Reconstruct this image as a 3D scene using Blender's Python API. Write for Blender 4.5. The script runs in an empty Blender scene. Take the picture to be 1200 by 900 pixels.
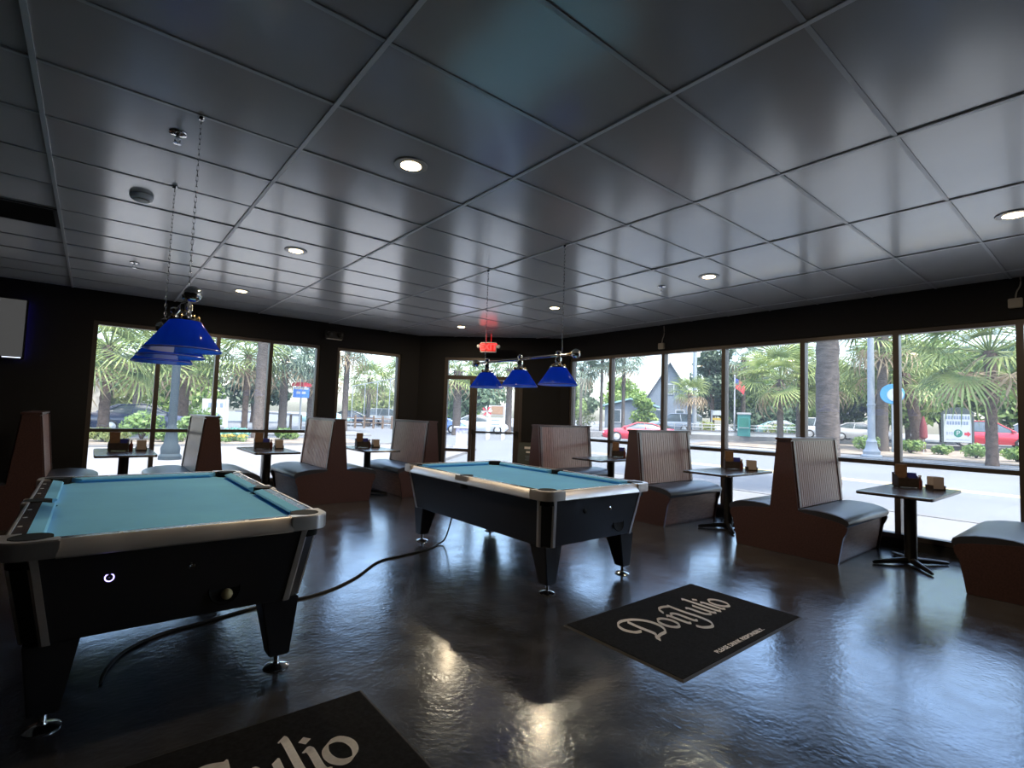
import bpy, bmesh, math, random
import numpy as np
from mathutils import Matrix, Vector
random.seed(7); rng = np.random.default_rng(11)
scene = bpy.context.scene
col = scene.collection
PI = math.pi

# ------------------------------------------------------------------ camera
CAM_Z = 1.38
yaw, pitch, roll = 0.684889, 0.061679, 0.033877
fwd = Vector((math.sin(yaw)*math.cos(pitch), math.cos(yaw)*math.cos(pitch), math.sin(pitch)))
r0 = Vector((math.cos(yaw), -math.sin(yaw), 0)); u0 = r0.cross(fwd)
rt = math.cos(roll)*r0 + math.sin(roll)*u0; up = -math.sin(roll)*r0 + math.cos(roll)*u0
cam = bpy.data.cameras.new('camera'); cam.sensor_width = 36; cam.lens = 599.5/1200*36
cam.clip_start = 0.02; cam.clip_end = 500
camo = bpy.data.objects.new('camera', cam); col.objects.link(camo)
camo.matrix_world = Matrix(((rt.x, up.x, -fwd.x, 0), (rt.y, up.y, -fwd.y, 0), (rt.z, up.z, -fwd.z, CAM_Z), (0, 0, 0, 1)))
scene.camera = camo

# ------------------------------------------------------------------ sky, sun, exposure
SUN_DIR = Vector((-0.06, -0.42, 1.0)).normalized()
world = bpy.data.worlds.new('sky'); scene.world = world; world.use_nodes = True
wn = world.node_tree
bg = wn.nodes['Background']
sky = wn.nodes.new('ShaderNodeTexSky'); sky.sky_type = 'NISHITA'; sky.sun_disc = False
sky.sun_elevation = math.asin(SUN_DIR.z); sky.sun_rotation = math.atan2(SUN_DIR.x, SUN_DIR.y)
sky.air_density = 1.0; sky.dust_density = 3.0; sky.ozone_density = 1.0
wn.links.new(sky.outputs[0], bg.inputs[0]); bg.inputs[1].default_value = 0.40
sun = bpy.data.lights.new('sun', 'SUN'); sun.energy = 2.6; sun.angle = 0.009; sun.color = (1.0, 0.98, 0.96)
suno = bpy.data.objects.new('sun', sun); col.objects.link(suno)
suno.rotation_euler = SUN_DIR.to_track_quat('Z', 'Y').to_euler(); suno.location = (0, 0, 40)
vs = scene.view_settings
vs.view_transform = 'Standard'; vs.look = 'None'; vs.gamma = 1.0; vs.use_curve_mapping = False
vs.exposure = 1.45

# ------------------------------------------------------------------ materials
M = {}
def nodemat(name):
    m = bpy.data.materials.new(name); m.use_nodes = True
    nt = m.node_tree; b = nt.nodes['Principled BSDF']
    M[name] = m
    return m, nt, b
def mat(name, c, rough=0.5, metal=0.0, spec=0.5, var=0.0, scale=8.0, bump=0.0, bscale=60.0, c2=None, stretch=None, coat=0.0, rvar=0.0, emit=None, estr=0.0):
    m, nt, b = nodemat(name)
    b.inputs['Base Color'].default_value = (*c, 1); b.inputs['Roughness'].default_value = rough
    b.inputs['Metallic'].default_value = metal; b.inputs['Specular IOR Level'].default_value = spec
    b.inputs['Coat Weight'].default_value = coat; b.inputs['Coat Roughness'].default_value = 0.12
    L = nt.links.new
    if var or c2 or bump or rvar:
        tc = nt.nodes.new('ShaderNodeTexCoord'); mp = nt.nodes.new('ShaderNodeMapping')
        L(tc.outputs['Object'], mp.inputs[0])
        if stretch: mp.inputs['Scale'].default_value = stretch
    if var or c2 or rvar:
        n = nt.nodes.new('ShaderNodeTexNoise'); n.inputs['Scale'].default_value = scale; n.inputs['Detail'].default_value = 6
        L(mp.outputs[0], n.inputs['Vector'])
        rmp = nt.nodes.new('ShaderNodeValToRGB')
        a = tuple(max(0, x*(1-var)) for x in c); d = c2 if c2 else tuple(min(1, x*(1+var)) for x in c)
        rmp.color_ramp.elements[0].position = 0.32; rmp.color_ramp.elements[1].position = 0.68
        rmp.color_ramp.elements[0].color = (*a, 1); rmp.color_ramp.elements[1].color = (*d, 1)
        L(n.outputs['Fac'], rmp.inputs[0]); L(rmp.outputs[0], b.inputs['Base Color'])
        if rvar:
            mr = nt.nodes.new('ShaderNodeMapRange'); mr.inputs['From Min'].default_value = .3; mr.inputs['From Max'].default_value = .7
            mr.inputs['To Min'].default_value = rough-rvar; mr.inputs['To Max'].default_value = rough+rvar
            L(n.outputs['Fac'], mr.inputs['Value']); L(mr.outputs[0], b.inputs['Roughness'])
    if bump:
        n2 = nt.nodes.new('ShaderNodeTexNoise'); n2.inputs['Scale'].default_value = bscale; n2.inputs['Detail'].default_value = 4
        L(mp.outputs[0], n2.inputs['Vector'])
        bp = nt.nodes.new('ShaderNodeBump'); bp.inputs['Strength'].default_value = bump; bp.inputs['Distance'].default_value = 0.01
        L(n2.outputs['Fac'], bp.inputs['Height']); L(bp.outputs[0], b.inputs['Normal'])
    if emit:
        b.inputs['Emission Color'].default_value = (*emit, 1); b.inputs['Emission Strength'].default_value = estr
    return m
# interior
mat('black_paint', (0.012, 0.012, 0.014), 0.75, spec=0.3, bump=0.05, bscale=90)
mat('ceiling_tile', (0.29, 0.276, 0.262), 0.24, metal=0.0, spec=0.5, coat=1.0, var=0.04, scale=3, bump=0.02, bscale=300)
for k_, v_ in (('IOR', 1.55), ('Coat IOR', 1.95), ('Coat Roughness', 0.17), ('Sheen Weight', 0.8), ('Sheen Roughness', 0.45)): M['ceiling_tile'].node_tree.nodes['Principled BSDF'].inputs[k_].default_value = v_
mat('grid_metal', (0.36, 0.36, 0.365), 0.35, metal=0.4, spec=1.0)
mat('runner_metal', (0.62, 0.62, 0.62), 0.4, metal=0.2, spec=0.8)
mat('bronze', (0.075, 0.062, 0.055), 0.40, spec=0.5, metal=0.3)
mat('wood', (0.052, 0.024, 0.020), 0.36, spec=0.5, c2=(0.090, 0.041, 0.033), scale=5, stretch=(2, 14, 14), coat=0.2)
mat('wood_front_lit', (0.17, 0.095, 0.068), 0.5, spec=0.4, c2=(0.26, 0.155, 0.115), scale=5, stretch=(2, 14, 14))  # brighter wood copy, daylight on the seat fronts put into its colour
mat('wood_bead', (0.17, 0.072, 0.052), 0.34, spec=0.5, c2=(0.25, 0.118, 0.088), scale=6, stretch=(14, 2, 2), coat=0.25)
mat('wood_dark', (0.035, 0.016, 0.012), 0.30, spec=0.5, c2=(0.06, 0.028, 0.02), scale=6, stretch=(2, 12, 2), coat=0.4)
mat('vinyl', (0.032, 0.034, 0.042), 0.36, spec=0.5, bump=0.12, bscale=140)
mat('laminate', (0.050, 0.040, 0.040), 0.22, spec=0.5, var=0.3, scale=14)
mat('black_metal', (0.012, 0.012, 0.013), 0.4, spec=0.5)
mat('felt', (0.21, 0.59, 1.0), 0.95, spec=0.1, var=0.07, scale=2.2, bump=0.05, bscale=400)
mat('felt_cushion', (0.21, 0.59, 0.98), 0.95, spec=0.1, var=0.05, scale=4)
mat('cabinet_black', (0.016, 0.016, 0.020), 0.36, spec=0.5, bump=0.03, bscale=200)
mat('rail_laminate', (0.045, 0.035, 0.033), 0.26, spec=0.5, var=0.3, scale=18)
mat('aluminium', (0.72, 0.68, 0.66), 0.36, metal=0.85, rvar=0.06, scale=9)
mat('chrome', (0.75, 0.74, 0.73), 0.10, metal=1.0)
mat('brass', (0.60, 0.44, 0.22), 0.18, metal=1.0)
mat('pocket_black', (0.006, 0.006, 0.006), 0.7, spec=0.2)
mat('inlay_white', (0.75, 0.74, 0.70), 0.4)
mat('rubber', (0.014, 0.014, 0.014), 0.65)
mat('mat_pile', (0.013, 0.013, 0.014), 0.95, spec=0.1, var=0.3, scale=60, bump=0.5, bscale=500)
mat('mat_print', (0.78, 0.76, 0.74), 0.9, spec=0.1, var=0.06, scale=80)
mat('ball_cream', (0.62, 0.50, 0.27), 0.2)
mat('white_plastic', (0.70, 0.71, 0.74), 0.4)
mat('beige_plastic', (0.36, 0.33, 0.28), 0.5)
mat('menu_brown', (0.22, 0.13, 0.075), 0.55, var=0.2, scale=20)
mat('napkin', (0.42, 0.36, 0.33), 0.8)
mat('basket', (0.03, 0.022, 0.018), 0.5, var=0.4, scale=40)
mat('blue_box', (0.03, 0.04, 0.28), 0.5)
mat('caramel', (0.20, 0.09, 0.02), 0.3)
mat('red_sauce', (0.10, 0.015, 0.012), 0.3)
mat('tv_black', (0.008, 0.008, 0.009), 0.3)
mat('tv_screen', (0.030, 0.030, 0.032), 0.28, emit=(0.5, 0.5, 0.5), estr=0.045)  # weak grey emission imitates the room's reflection in the screen
mat('tv_led', (0.02, 0.02, 0.3), 0.5, emit=(0.05, 0.03, 1.0), estr=1.2)
mat('tv_bar', (0.5, 0.5, 0.5), 0.5, emit=(0.7, 0.8, 1.0), estr=0.8)
mat('exit_red', (0.6, 0.01, 0.01), 0.4, emit=(1.0, 0.05, 0.05), estr=0.75)
mat('exit_dark', (0.25, 0.0, 0.0), 0.4, emit=(1.0, 0.02, 0.02), estr=0.22)
mat('led_ring', (0.5, 0.5, 0.8), 0.4, emit=(0.42, 0.35, 1.0), estr=1.6)
mat('lamp_lens', (0.9, 0.85, 0.7), 0.4, emit=(1.0, 0.72, 0.38), estr=8.0)
mat('extinguisher_red', (0.35, 0.01, 0.01), 0.3)
# exterior
mat('asphalt', (0.112, 0.120, 0.127), 0.9, var=0.10, scale=0.5)
mat('concrete', (0.150, 0.152, 0.152), 0.9, var=0.10, scale=0.7)
mat('paver', (0.165, 0.16, 0.155), 0.9, var=0.14, scale=2.5)
mat('kerb', (0.13, 0.13, 0.128), 0.9, var=0.1, scale=2)
mat('mulch', (0.10, 0.08, 0.06), 0.95, c2=(0.26, 0.22, 0.17), scale=1.1)
mat('yellow_line', (0.62, 0.46, 0.12), 0.8)
mat('trunk_grey', (0.105, 0.088, 0.076), 0.95, spec=0.1, var=0.35, scale=7, stretch=(1, 1, 4), bump=0.8, bscale=20)
mat('trunk_brown', (0.10, 0.072, 0.056), 0.95, spec=0.1, var=0.35, scale=9, bump=0.8, bscale=24)
mat('pole_grey', (0.22, 0.25, 0.28), 0.5, var=0.06)
mat('pole_teal', (0.030, 0.044, 0.052), 0.8, spec=0.2)
mat('sign_white', (0.42, 0.45, 0.46), 0.6)
mat('sign_frame', (0.045, 0.06, 0.058), 0.6)
mat('sign_ink', (0.16, 0.21, 0.30), 0.6)
mat('sign_green', (0.02, 0.16, 0.12), 0.6)
mat('sign_red', (0.42, 0.03, 0.05), 0.6)
mat('umbrella_red', (0.13, 0.018, 0.022), 0.8)
mat('sign_blue', (0.05, 0.17, 0.55), 0.6)
mat('sign_teal', (0.04, 0.22, 0.20), 0.6)
mat('sign_sky', (0.07, 0.27, 0.48), 0.6)
mat('lilac_print', (0.25, 0.24, 0.48), 0.6, c2=(0.55, 0.55, 0.68), scale=9)
mat('fence_wood', (0.12, 0.085, 0.06), 0.9, var=0.2)
mat('tyre', (0.015, 0.015, 0.016), 0.8)
mat('rim', (0.6, 0.6, 0.62), 0.3, metal=0.8)
mat('car_glass', (0.06, 0.08, 0.09), 0.06, spec=0.8)
mat('car_red', (0.42, 0.015, 0.035), 0.25, coat=0.6)
mat('car_grey', (0.22, 0.26, 0.31), 0.3, coat=0.6)
mat('car_white', (0.40, 0.41, 0.42), 0.3, coat=0.6)
mat('car_teal', (0.25, 0.42, 0.44), 0.3, coat=0.6)
mat('car_navy', (0.018, 0.03, 0.07), 0.25, coat=0.6)
mat('car_blue', (0.10, 0.20, 0.45), 0.3, coat=0.6)
mat('car_silver', (0.45, 0.48, 0.52), 0.3, coat=0.6)
mat('head_light', (0.8, 0.8, 0.8), 0.2)
mat('tail_light', (0.35, 0.01, 0.01), 0.3)
mat('siding_grey', (0.12, 0.145, 0.17), 0.8, var=0.06)
mat('siding_blue', (0.06, 0.16, 0.36), 0.8, var=0.06)
mat('siding_cream', (0.34, 0.31, 0.26), 0.8, var=0.06)
mat('roof_grey', (0.14, 0.155, 0.175), 0.85, var=0.1)
mat('roof_teal', (0.20, 0.33, 0.34), 0.7, var=0.08)
mat('trim_white', (0.38, 0.39, 0.40), 0.6)
mat('canvas_green', (0.03, 0.25, 0.20), 0.8)
mat('flag_red', (0.5, 0.06, 0.07), 0.8)
mat('flag_blue', (0.04, 0.06, 0.25), 0.8)
mat('flower_yellow', (0.42, 0.30, 0.05), 0.8)

def leafmat(name, c, c2, tr):
    m, nt, b = nodemat(name); L = nt.links.new
    geo = nt.nodes.new('ShaderNodeObjectInfo'); tc = nt.nodes.new('ShaderNodeTexCoord')
    n = nt.nodes.new('ShaderNodeTexNoise'); n.inputs['Scale'].default_value = 2.3; n.inputs['Detail'].default_value = 5
    L(tc.outputs['Object'], n.inputs['Vector'])
    r = nt.nodes.new('ShaderNodeValToRGB'); r.color_ramp.elements[0].position = .35; r.color_ramp.elements[1].position = .65
    r.color_ramp.elements[0].color = (*c, 1); r.color_ramp.elements[1].color = (*c2, 1)
    L(n.outputs['Fac'], r.inputs[0])
    hs = nt.nodes.new('ShaderNodeHueSaturation'); mr = nt.nodes.new('ShaderNodeMapRange')
    mr.inputs['To Min'].default_value = .75; mr.inputs['To Max'].default_value = 1.25
    L(geo.outputs['Random'], mr.inputs['Value']); L(mr.outputs[0], hs.inputs['Value']); L(r.outputs[0], hs.inputs['Color'])
    L(hs.outputs[0], b.inputs['Base Color']); b.inputs['Roughness'].default_value = .55
    t = nt.nodes.new('ShaderNodeBsdfTranslucent'); L(hs.outputs[0], t.inputs['Color'])
    mx = nt.nodes.new('ShaderNodeMixShader'); mx.inputs[0].default_value = tr
    out = nt.nodes['Material Output']
    L(b.outputs[0], mx.inputs[1]); L(t.outputs[0], mx.inputs[2]); L(mx.outputs[0], out.inputs['Surface'])
leafmat('palm_leaf', (0.075, 0.13, 0.035), (0.28, 0.33, 0.11), 0.35)
leafmat('palm_leaf_blue', (0.08, 0.13, 0.09), (0.23, 0.30, 0.21), 0.35)
leafmat('palm_dry', (0.28, 0.20, 0.12), (0.45, 0.35, 0.22), 0.3)
leafmat('tree_leaf', (0.05, 0.12, 0.02), (0.24, 0.33, 0.08), 0.35)
leafmat('tree_leaf_dark', (0.035, 0.07, 0.04), (0.12, 0.18, 0.10), 0.3)
leafmat('tree_leaf_yellow', (0.15, 0.20, 0.05), (0.32, 0.35, 0.12), 0.4)
leafmat('shrub_leaf', (0.08, 0.16, 0.035), (0.24, 0.35, 0.11), 0.4)
leafmat('teal_leaf', (0.12, 0.32, 0.25), (0.25, 0.5, 0.42), 0.4)

# window glass: clear, reflecting, with a translucent share that imitates glare haze
m, nt, b = nodemat('window_glass'); L = nt.links.new
nt.nodes.remove(b)
tr = nt.nodes.new('ShaderNodeBsdfTransparent'); tr.inputs[0].default_value = (0.97, 0.985, 0.98, 1)
gl = nt.nodes.new('ShaderNodeBsdfGlossy'); gl.inputs['Roughness'].default_value = 0.01; gl.inputs[0].default_value = (1, 1, 1, 1)
fr = nt.nodes.new('ShaderNodeFresnel'); fr.inputs[0].default_value = 1.35
m1 = nt.nodes.new('ShaderNodeMixShader'); L(fr.outputs[0], m1.inputs[0]); L(tr.outputs[0], m1.inputs[1]); L(gl.outputs[0], m1.inputs[2])
tl = nt.nodes.new('ShaderNodeBsdfTranslucent'); tl.inputs[0].default_value = (0.9, 0.95, 1.0, 1)
m2 = nt.nodes.new('ShaderNodeMixShader'); m2.inputs[0].default_value = 0.026
L(m1.outputs[0], m2.inputs[1]); L(tl.outputs[0], m2.inputs[2]); L(m2.outputs[0], nt.nodes['Material Output'].inputs['Surface'])

# blue lamp glass
m, nt, b = nodemat('blue_glass'); L = nt.links.new
b.inputs['Base Color'].default_value = (0.02, 0.085, 0.92, 1); b.inputs['Roughness'].default_value = 0.08; b.inputs['Specular IOR Level'].default_value = 0.6
tl = nt.nodes.new('ShaderNodeBsdfTranslucent'); tl.inputs[0].default_value = (0.02, 0.15, 1.0, 1)
mx = nt.nodes.new('ShaderNodeMixShader'); mx.inputs[0].default_value = 0.8
L(b.outputs[0], mx.inputs[1]); L(tl.outputs[0], mx.inputs[2]); L(mx.outputs[0], nt.nodes['Material Output'].inputs['Surface'])
m, nt, b = nodemat('added_opal_glass'); L = nt.links.new  # pale inner wall, added so the blue shades pass more light
b.inputs['Base Color'].default_value = (0.30, 0.40, 0.90, 1); b.inputs['Roughness'].default_value = 0.2
tl = nt.nodes.new('ShaderNodeBsdfTranslucent'); tl.inputs[0].default_value = (0.75, 0.85, 1.0, 1)
mx = nt.nodes.new('ShaderNodeMixShader'); mx.inputs[0].default_value = 0.85
L(b.outputs[0], mx.inputs[1]); L(tl.outputs[0], mx.inputs[2]); L(mx.outputs[0], nt.nodes['Material Output'].inputs['Surface'])
mat('blue_rim', (0.16, 0.22, 0.75), 0.15)

# sealed concrete floor: mottled dark stain under a wavy gloss coat
m, nt, b = nodemat('stained_concrete'); L = nt.links.new
tc = nt.nodes.new('ShaderNodeTexCoord')
n1 = nt.nodes.new('ShaderNodeTexNoise'); n1.inputs['Scale'].default_value = 0.9; n1.inputs['Detail'].default_value = 8; n1.inputs['Distortion'].default_value = 0.8
n2 = nt.nodes.new('ShaderNodeTexNoise'); n2.inputs['Scale'].default_value = 5.0; n2.inputs['Detail'].default_value = 8
n3 = nt.nodes.new('ShaderNodeTexNoise'); n3.inputs['Scale'].default_value = 9.0; n3.inputs['Detail'].default_value = 3
n4 = nt.nodes.new('ShaderNodeTexNoise'); n4.inputs['Scale'].default_value = 38.0; n4.inputs['Detail'].default_value = 3
for n in (n1, n2, n3, n4): L(tc.outputs['Object'], n.inputs['Vector'])
ra = nt.nodes.new('ShaderNodeValToRGB'); e = ra.color_ramp.elements
e[0].position = .3; e[0].color = (0.030, 0.031, 0.036, 1); e[1].position = .7; e[1].color = (0.070, 0.070, 0.076, 1)
x = e.new(.5); x.color = (0.052, 0.047, 0.043, 1)
L(n1.outputs['Fac'], ra.inputs[0])
mxc = nt.nodes.new('ShaderNodeMix'); mxc.data_type = 'RGBA'; mxc.blend_type = 'MULTIPLY'; mxc.inputs['Factor'].default_value = 0.7
rb = nt.nodes.new('ShaderNodeValToRGB'); rb.color_ramp.elements[0].color = (.45, .45, .45, 1); rb.color_ramp.elements[0].position = .3
rb.color_ramp.elements[1].color = (1.25, 1.25, 1.3, 1); rb.color_ramp.elements[1].position = .72
L(n2.outputs['Fac'], rb.inputs[0]); L(ra.outputs[0], mxc.inputs['A']); L(rb.outputs[0], mxc.inputs['B']); L(mxc.outputs['Result'], b.inputs['Base Color'])
mr = nt.nodes.new('ShaderNodeMapRange'); mr.inputs['From Min'].default_value = .3; mr.inputs['From Max'].default_value = .7
mr.inputs['To Min'].default_value = .13; mr.inputs['To Max'].default_value = .27
L(n2.outputs['Fac'], mr.inputs['Value']); L(mr.outputs[0], b.inputs['Roughness'])
b.inputs['Specular IOR Level'].default_value = 1.0; b.inputs['Specular Tint'].default_value = (0.62, 0.80, 1.0, 1)  # bluish tints put the sky's cast into the floor reflections
b.inputs['Coat Weight'].default_value = 0.5; b.inputs['Coat Roughness'].default_value = 0.16; b.inputs['Coat Tint'].default_value = (0.85, 0.93, 1.0, 1)
ad = nt.nodes.new('ShaderNodeMath'); ad.operation = 'MULTIPLY_ADD'; ad.inputs[1].default_value = 0.55
L(n4.outputs['Fac'], ad.inputs[0]); L(n3.outputs['Fac'], ad.inputs[2])
bp = nt.nodes.new('ShaderNodeBump'); bp.inputs['Strength'].default_value = 0.25; bp.inputs['Distance'].default_value = 0.012
L(ad.outputs[0], bp.inputs['Height']); L(bp.outputs[0], b.inputs['Normal'])

# ------------------------------------------------------------------ mesh helpers
class MB:
    def __init__(s): s.v = []; s.f = []
    def add(s, v, f):
        o = len(s.v); s.v += [tuple(p) for p in v]; s.f += [tuple(i+o for i in q) for q in f]; return s
    def box(s, x0, x1, y0, y1, z0, z1):
        return s.add([(x0,y0,z0),(x1,y0,z0),(x1,y1,z0),(x0,y1,z0),(x0,y0,z1),(x1,y0,z1),(x1,y1,z1),(x0,y1,z1)],
                     [(0,3,2,1),(4,5,6,7),(0,1,5,4),(1,2,6,5),(2,3,7,6),(3,0,4,7)])
    def prism(s, poly, a, b, fn=lambda p, q, h: (p, q, h)):
        n = len(poly)
        v = [fn(p, q, a) for p, q in poly] + [fn(p, q, b) for p, q in poly]
        f = [tuple(range(n))[::-1], tuple(range(n, 2*n))] + [(i, (i+1) % n, n+(i+1) % n, n+i) for i in range(n)]
        return s.add(v, f)
    def loft(s, rings, cap=True, closed=True):
        n = len(rings[0]); v = [p for r in rings for p in r]; f = []
        m_ = n if closed else n-1
        for k in range(len(rings)-1):
            for i in range(m_):
                j = (i+1) % n; f.append((k*n+i, k*n+j, (k+1)*n+j, (k+1)*n+i))
        if cap: f += [tuple(range(n))[::-1], tuple((len(rings)-1)*n+i for i in range(n))]
        return s.add(v, f)
    def lathe(s, prof, n=24, c=(0, 0, 0), fn=None, cap=True):
        rings = []
        for r, z in prof:
            ring = []
            for i in range(n):
                a = 2*PI*i/n; p = (r*math.cos(a), r*math.sin(a), z)
                if fn: p = fn(*p)
                ring.append((p[0]+c[0], p[1]+c[1], p[2]+c[2]))
            rings.append(ring)
        return s.loft(rings, cap)
    def tube(s, pts, r, n=8):
        pts = [Vector(p) for p in pts]; rings = []
        rr = r if isinstance(r, (list, tuple)) else [r]*len(pts)
        for i, p in enumerate(pts):
            t = (pts[min(i+1, len(pts)-1)] - pts[max(i-1, 0)]).normalized()
            a = t.cross(Vector((0, 0, 1)))
            if a.length < 1e-3: a = Vector((1, 0, 0))
            a.normalize(); b_ = t.cross(a)
            rings.append([tuple(p + rr[i]*(math.cos(2*PI*k/n)*a + math.sin(2*PI*k/n)*b_)) for k in range(n)])
        return s.loft(rings)
    def ball(s, c, r, n=12, sz=1.0):
        return s.lathe([(max(r*math.sin(PI*k/n), 1e-4), -r*sz*math.cos(PI*k/n)) for k in range(n+1)], 2*n, c)
    def superbox(s, x0, x1, y0, y1, z0, z1, e1=0.3, e2=0.3, n=28, k=14):
        def sg(v, e): return math.copysign(abs(v)**e, v)
        cx, cy, cz = (x0+x1)/2, (y0+y1)/2, (z0+z1)/2; a, b_, c = (x1-x0)/2, (y1-y0)/2, (z1-z0)/2
        rings = []
        for i in range(k+1):
            ph = -PI/2 + PI*i/k
            ring = []
            for j in range(n):
                th = 2*PI*j/n
                cp = max(sg(math.cos(ph), e1), 1e-3)
                ring.append((cx+a*cp*sg(math.cos(th), e2), cy+b_*cp*sg(math.sin(th), e2), cz+c*sg(math.sin(ph), e1)))
            rings.append(ring)
        return s.loft(rings)
    def mesh(s, name, mt=None, smooth=False, bevel=0, ang=35, norm=True):
        me = bpy.data.meshes.new(name); me.from_pydata(s.v, [], s.f)
        if norm or bevel:
            bm = bmesh.new(); bm.from_mesh(me)
            if norm: bmesh.ops.recalc_face_normals(bm, faces=bm.faces)
            if bevel: bmesh.ops.bevel(bm, geom=list(bm.edges), offset=bevel, segments=2, affect='EDGES', clamp_overlap=True)
            bm.to_mesh(me); bm.free()
        if mt: me.materials.append(M[mt])
        if smooth or bevel:
            me.shade_smooth(); me.set_sharp_from_angle(angle=math.radians(ang))
        return me
    def build(s, name, mt, parent=None, **k):
        return link(name, s.mesh(name, mt, **k), parent)
def link(name, me, parent=None, loc=None, rz=0):
    o = bpy.data.objects.new(name, me); col.objects.link(o)
    if parent: o.parent = parent
    if loc is not None: o.location = loc
    if rz: o.rotation_euler.z = rz
    return o
def tag(o, label, cat, group=None):
    o['label'] = label; o['category'] = cat
    if group: o['group'] = group
    return o
def thing(name, label, cat, loc=(0, 0, 0), rz=0, group=None):
    return tag(link(name, None, None, loc, rz), label, cat, group)
def struct(o): o['kind'] = 'structure'; return o
def box(name, mt, parent, *d, bevel=0, **k): return MB().box(*d).build(name, mt, parent, bevel=bevel, **k)
def copy_tree(o, parent=None):
    c = o.copy(); col.objects.link(c); c.parent = parent
    for ch in list(o.children): copy_tree(ch, c)
    return c
def text_mesh(body, size, mt, align='CENTER', ext=0.0, off=0.0):
    cu = bpy.data.curves.new('lettering', 'FONT'); cu.body = body; cu.size = size; cu.align_x = align; cu.align_y = 'CENTER'
    cu.extrude = ext; cu.offset = off; cu.resolution_u = 3
    o = bpy.data.objects.new('lettering', cu); col.objects.link(o)
    dg = bpy.context.evaluated_depsgraph_get(); me = bpy.data.meshes.new_from_object(o.evaluated_get(dg))
    bpy.data.objects.remove(o); bpy.data.curves.remove(cu)
    me.materials.clear(); me.materials.append(M[mt]); return me
def smooth_path(p, k=6):
    out = []
    for i in range(len(p)-1):
        a, b_, c, d = p[max(i-1, 0)], p[i], p[i+1], p[min(i+2, len(p)-1)]
        for j in range(k):
            t = j/k
            out.append(tuple(.5*((2*b_[q]) + (-a[q]+c[q])*t + (2*a[q]-5*b_[q]+4*c[q]-d[q])*t*t + (-a[q]+3*b_[q]-3*c[q]+d[q])*t**3) for q in range(len(b_))))
    return out + [tuple(p[-1])]

# ------------------------------------------------------------------ the room shell
WX, WY, LX, RY, CZ = 7.36, 9.55, -4.0, -3.2, 2.99         # right wall, back wall, left wall, rear wall, ceiling
D0, D1 = Vector((5.26, WY)), Vector((WX, 7.45))             # ends of the diagonal entrance wall
foot = [(LX, RY), (WX, RY), (WX, D1.y), (D0.x, WY), (LX, WY)]
outer = [(LX-.2, RY-.2), (WX+.2, RY-.2), (WX+.2, D1.y+.08), (D0.x+.08, WY+.2), (LX-.2, WY+.2)]
struct(MB().prism(outer, -0.14, 0.0).build('floor', 'stained_concrete'))
ceiling = struct(MB().prism(outer, CZ+.04, CZ+.40).build('ceiling', 'black_paint'))
def clip(poly, a, b_, c):                                    # keep a*x+b*y<=c
    out = []
    for i in range(len(poly)):
        p, q = poly[i], poly[(i+1) % len(poly)]
        dp, dq = a*p[0]+b_*p[1]-c, a*q[0]+b_*q[1]-c
        if dp <= 0: out.append(p)
        if dp*dq < 0:
            t = dp/(dp-dq); out.append((p[0]+t*(q[0]-p[0]), p[1]+t*(q[1]-p[1])))
    return out
AX, BX, AY, BY = -0.325, 1.22, 2.035, 0.6155                  # suspended grid
for i in range(-4, 7):
    for j in range(-9, 13):
        x0, y0 = AX+BX*i, AY+BY*j
        if i == -1 and j == 6: continue                       # the air grille sits here
        g = .009
        p = [(x0+g, y0+g), (x0+BX-g, y0+g), (x0+BX-g, y0+BY-g), (x0+g, y0+BY-g)]
        for pl in ((-1, 0, -LX), (1, 0, WX), (0, -1, -RY), (0, 1, WY), (1, 1, D0.x+D0.y)):
            if p: p = clip(p, *pl)
        if len(p) < 3: continue
        tx, ty = random.gauss(0, .0018), random.gauss(0, .0030)
        cx, cy = x0+BX/2, y0+BY/2
        mb = MB().prism(p, CZ+.004, CZ+.018)
        mb.v = [(x, y, z + tx*(x-cx) + ty*(y-cy)) for x, y, z in mb.v]
        mb.build('ceiling_tile', 'ceiling_tile', ceiling)
for i in range(-3, 7):
    x0 = AX+BX*i; y1 = min(WY, D0.x+D0.y-x0)
    box('grid_runner', 'runner_metal', ceiling, x0-.012, x0+.012, RY, y1, CZ-.004, CZ+.03)
for j in range(-8, 13):
    y0 = AY+BY*j; x1 = min(WX, D0.x+D0.y-y0)
    box('grid_crossbar', 'grid_metal', ceiling, LX, x1, y0-.011, y0+.011, CZ-.002, CZ+.03)

HEAD, SILL, BASE = 2.56, 0.965, 0.10
W1 = (-0.06, 3.20); W2 = (3.52, 4.84)
mb = MB()
mb.box(LX-.2, W1[0], WY, WY+.2, 0, CZ+.04).box(W1[1], W2[0], WY, WY+.2, 0, CZ+.04).box(W2[1], D0.x+.02, WY, WY+.2, 0, CZ+.04)
for w in (W1, W2): mb.box(w[0], w[1], WY, WY+.2, HEAD, CZ+.04).box(w[0], w[1], WY, WY+.2, 0, BASE)
struct(mb.build('wall_back', 'black_paint'))
RW = (-2.52, 7.20)
mb = MB().box(WX, WX+.2, RY-.2, RW[0], 0, CZ+.04).box(WX, WX+.2, RW[1], D1.y+.02, 0, CZ+.04)
mb.box(WX, WX+.2, RW[0], RW[1], HEAD, CZ+.04).box(WX, WX+.2, RW[0], RW[1], 0, BASE)
struct(mb.build('wall_right', 'black_paint'))
struct(box('wall_left', 'black_paint', None, LX-.2, LX, RY, WY, 0, CZ+.04))
struct(box('wall_rear', 'black_paint', None, LX-.2, WX, RY-.2, RY, 0, CZ+.04))
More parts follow.
